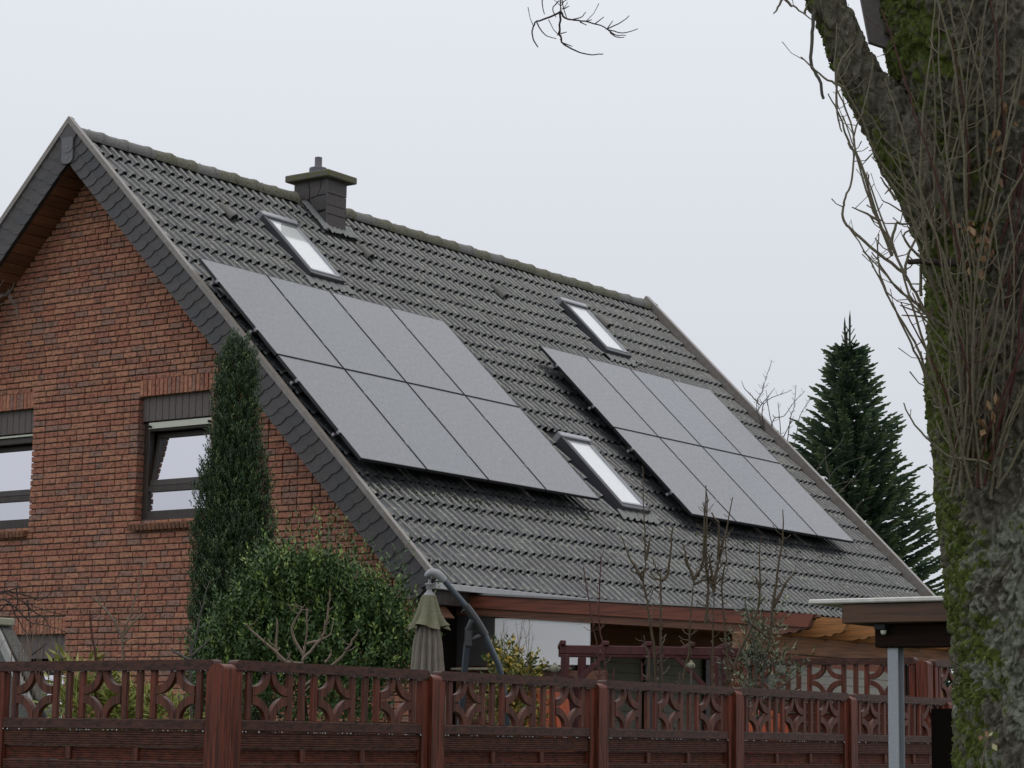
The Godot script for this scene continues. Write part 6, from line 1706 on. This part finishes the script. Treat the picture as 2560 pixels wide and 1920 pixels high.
	M.cloth_low = grainy([[0.0, lin(0.16, 0.15, 0.11)], [0.4, lin(0.23, 0.205, 0.17)], [1.0, lin(0.28, 0.25, 0.215)]], 0.35, 0.02, 51, 0.95, 0.3, 0.2, Vector3(1, 0.3, 1))
	M.plastic_grey = plain(lin(0.28, 0.29, 0.30), 0.4)
	M.plastic_clear = plain(lin(0.30, 0.31, 0.33), 0.25)
	M.plastic_dark = plain(lin(0.045, 0.05, 0.055), 0.35)
	M.steel_blue = plain(lin(0.085, 0.105, 0.13), 0.3, 0.3)
	M.concrete = grainy([[0.0, lin(0.25, 0.25, 0.24)], [1.0, lin(0.36, 0.36, 0.35)]], 0.6, 0.03, 52, 0.9)
	M.white_edge = grainy([[0.0, lin(0.60, 0.59, 0.55)], [1.0, lin(0.78, 0.77, 0.74)]], 0.7, 0.02, 53, 0.6)
	M.wood_carport = wood(lin(0.10, 0.048, 0.026), 54, Vector3(1, 0, 0))
	M.wood_dark = wood(lin(0.022, 0.013, 0.010), 55, Vector3(1, 0, 0))
	M.wood_black = plain(lin(0.010, 0.008, 0.007), 1.0, 0.0, 0.1)
	M.wood_dark.metallic_specular = 0.15
	M.galvanised = grainy([[0.0, lin(0.28, 0.30, 0.33)], [0.5, lin(0.36, 0.385, 0.42)], [1.0, lin(0.42, 0.44, 0.47)]], 0.25, 0.04, 56, 0.45, 0.1)
	M.wood_fascia = wood(lin(0.20, 0.062, 0.036), 57, Vector3(1, 0, 0))
	M.wood_fascia_low = wood(lin(0.17, 0.072, 0.042), 58, Vector3(1, 0, 0))
	M.wood_rafter = wood(lin(0.42, 0.19, 0.065), 59, Vector3(1, 0, 0))
	M.wood_beam = wood(lin(0.26, 0.115, 0.05), 61, Vector3(0, 0, 1))
	M.sheet_dark = plain(lin(0.03, 0.028, 0.028), 0.5)
	M.screen = plain(Color(0.95, 0.95, 0.96, 0.93), 0.75, 0.0, 0.2)
	M.screen.transparency = BaseMaterial3D.TRANSPARENCY_ALPHA
	M.screen_dark = plain(lin(0.045, 0.04, 0.04), 0.35)
	M.arbour = wood(lin(0.085, 0.018, 0.020), 60, Vector3(0, 1, 0))
	# plants
	M.leafy = vcol(plain(Color(1, 1, 1), 0.5))
	M.leafy.backlight_enabled = true
	M.leafy.backlight = Color(0.10, 0.12, 0.05)
	M.bark = vcol(grainy([[0.0, g.call(0.60)], [0.5, g.call(0.95)], [1.0, Color(1, 1, 0.97)]], 0.25, 0.04, 62, 0.9, 1.0, 0.08))
	M.bark_dark = grainy([[0.0, lin(0.03, 0.024, 0.018)], [1.0, lin(0.09, 0.07, 0.05)]], 0.2, 0.04, 63, 0.9, 0.6)
	M.stem_tan = grainy([[0.0, lin(0.12, 0.085, 0.06)], [0.5, lin(0.22, 0.165, 0.12)], [1.0, lin(0.30, 0.24, 0.18)]], 0.2, 0.05, 64, 0.8)
	M.stem_brown = grainy([[0.0, lin(0.11, 0.08, 0.06)], [0.5, lin(0.22, 0.17, 0.125)], [1.0, lin(0.34, 0.28, 0.21)]], 0.12, 0.05, 75, 0.8, 0.4)
	M.stem_red = grainy([[0.0, lin(0.06, 0.02, 0.018)], [1.0, lin(0.15, 0.055, 0.04)]], 0.2, 0.05, 65, 0.6)
	M.stem_grey = grainy([[0.0, lin(0.07, 0.065, 0.055)], [1.0, lin(0.16, 0.15, 0.13)]], 0.2, 0.05, 66, 0.8)
	M.stem_dark = plain(lin(0.045, 0.032, 0.028), 0.8)
	M.stem_olive = grainy([[0.0, lin(0.05, 0.04, 0.022)], [0.5, lin(0.10, 0.075, 0.042)], [1.0, lin(0.13, 0.09, 0.065)]], 0.2, 0.04, 67, 0.7)
	M.shoot = grainy([[0.0, lin(0.10, 0.085, 0.055)], [0.5, lin(0.19, 0.165, 0.11)], [1.0, lin(0.28, 0.245, 0.18)]], 0.3, 0.04, 68, 0.7)
	M.board_grey = grainy([[0.0, lin(0.14, 0.12, 0.115)], [1.0, lin(0.24, 0.215, 0.21)]], 0.3, 0.03, 69, 0.8)
	M.ornament = grainy([[0.0, lin(0.16, 0.16, 0.11)], [1.0, lin(0.36, 0.35, 0.27)]], 0.08, 0.04, 70, 0.9)
	M.orange = wood(lin(0.42, 0.075, 0.02), 71, Vector3(0, 1, 0))
	M.shed_wall = grainy([[0.0, lin(0.05, 0.055, 0.05)], [0.5, lin(0.12, 0.13, 0.11)], [1.0, lin(0.26, 0.27, 0.24)]], 0.3, 0.04, 72, 0.6, 0.5)
	M.pale_board = grainy([[0.0, lin(0.34, 0.34, 0.33)], [1.0, lin(0.48, 0.48, 0.47)]], 0.4, 0.03, 73, 0.7)
	M.ground = grainy([[0.0, lin(0.03, 0.035, 0.015)], [0.5, lin(0.05, 0.065, 0.025)], [1.0, lin(0.09, 0.08, 0.045)]], 2.0, 0.03, 74, 0.95, 0.6)

func _ready():
	# camera
	var cam := Camera3D.new()
	cam.name = "camera"
	add_child(cam)
	cam.transform = Transform3D(Basis(Vector3(0.814036, 0.014776, -0.580626), Vector3(0.078146, 0.987800, 0.134700), Vector3(0.575533, -0.155024, 0.802950)), Vector3(0, 1.6, 0))
	cam.fov = 19.2153
	cam.near = 0.1
	cam.far = 600.0
	# overcast sky
	var sky := ProceduralSkyMaterial.new()
	sky.sky_top_color = lin(1.85, 1.89, 1.97)
	sky.sky_horizon_color = lin(0.605, 0.63, 0.685)
	sky.sky_curve = 1.5
	sky.ground_bottom_color = lin(0.10, 0.10, 0.09)
	sky.ground_horizon_color = lin(0.40, 0.41, 0.43)
	sky.ground_curve = 0.1
	sky.sun_angle_max = 0.1
	var env := Environment.new()
	env.background_mode = Environment.BG_SKY
	env.sky = Sky.new()
	env.sky.sky_material = sky
	env.tonemap_mode = Environment.TONE_MAPPER_LINEAR
	env.tonemap_exposure = 1.0
	env.sdfgi_enabled = true
	env.ssao_enabled = true
	env.ssil_enabled = true
	var we := WorldEnvironment.new()
	we.name = "world_environment"
	we.environment = env
	add_child(we)
	# the sun, far behind cloud
	var sun := DirectionalLight3D.new()
	sun.name = "sun"
	sun.light_color = Color(1.0, 0.98, 0.95)
	sun.light_energy = 0.25
	sun.light_angular_distance = 40.0
	sun.shadow_enabled = true
	sun.rotation = Vector3(deg_to_rad(-68), deg_to_rad(95), 0)
	add_child(sun)

	build_materials()
	var pm := PlaneMesh.new()
	pm.size = Vector2(500, 500)
	setting("ground", pm, M.ground)
	build_house()
	build_solar()
	build_terrace()
	build_carport()
	build_fence()
	build_parasol()
	build_arbour()
	build_spruce()
	build_yew()
	build_bush()
	build_small_plants()
	build_big_tree()
	build_garden_things()
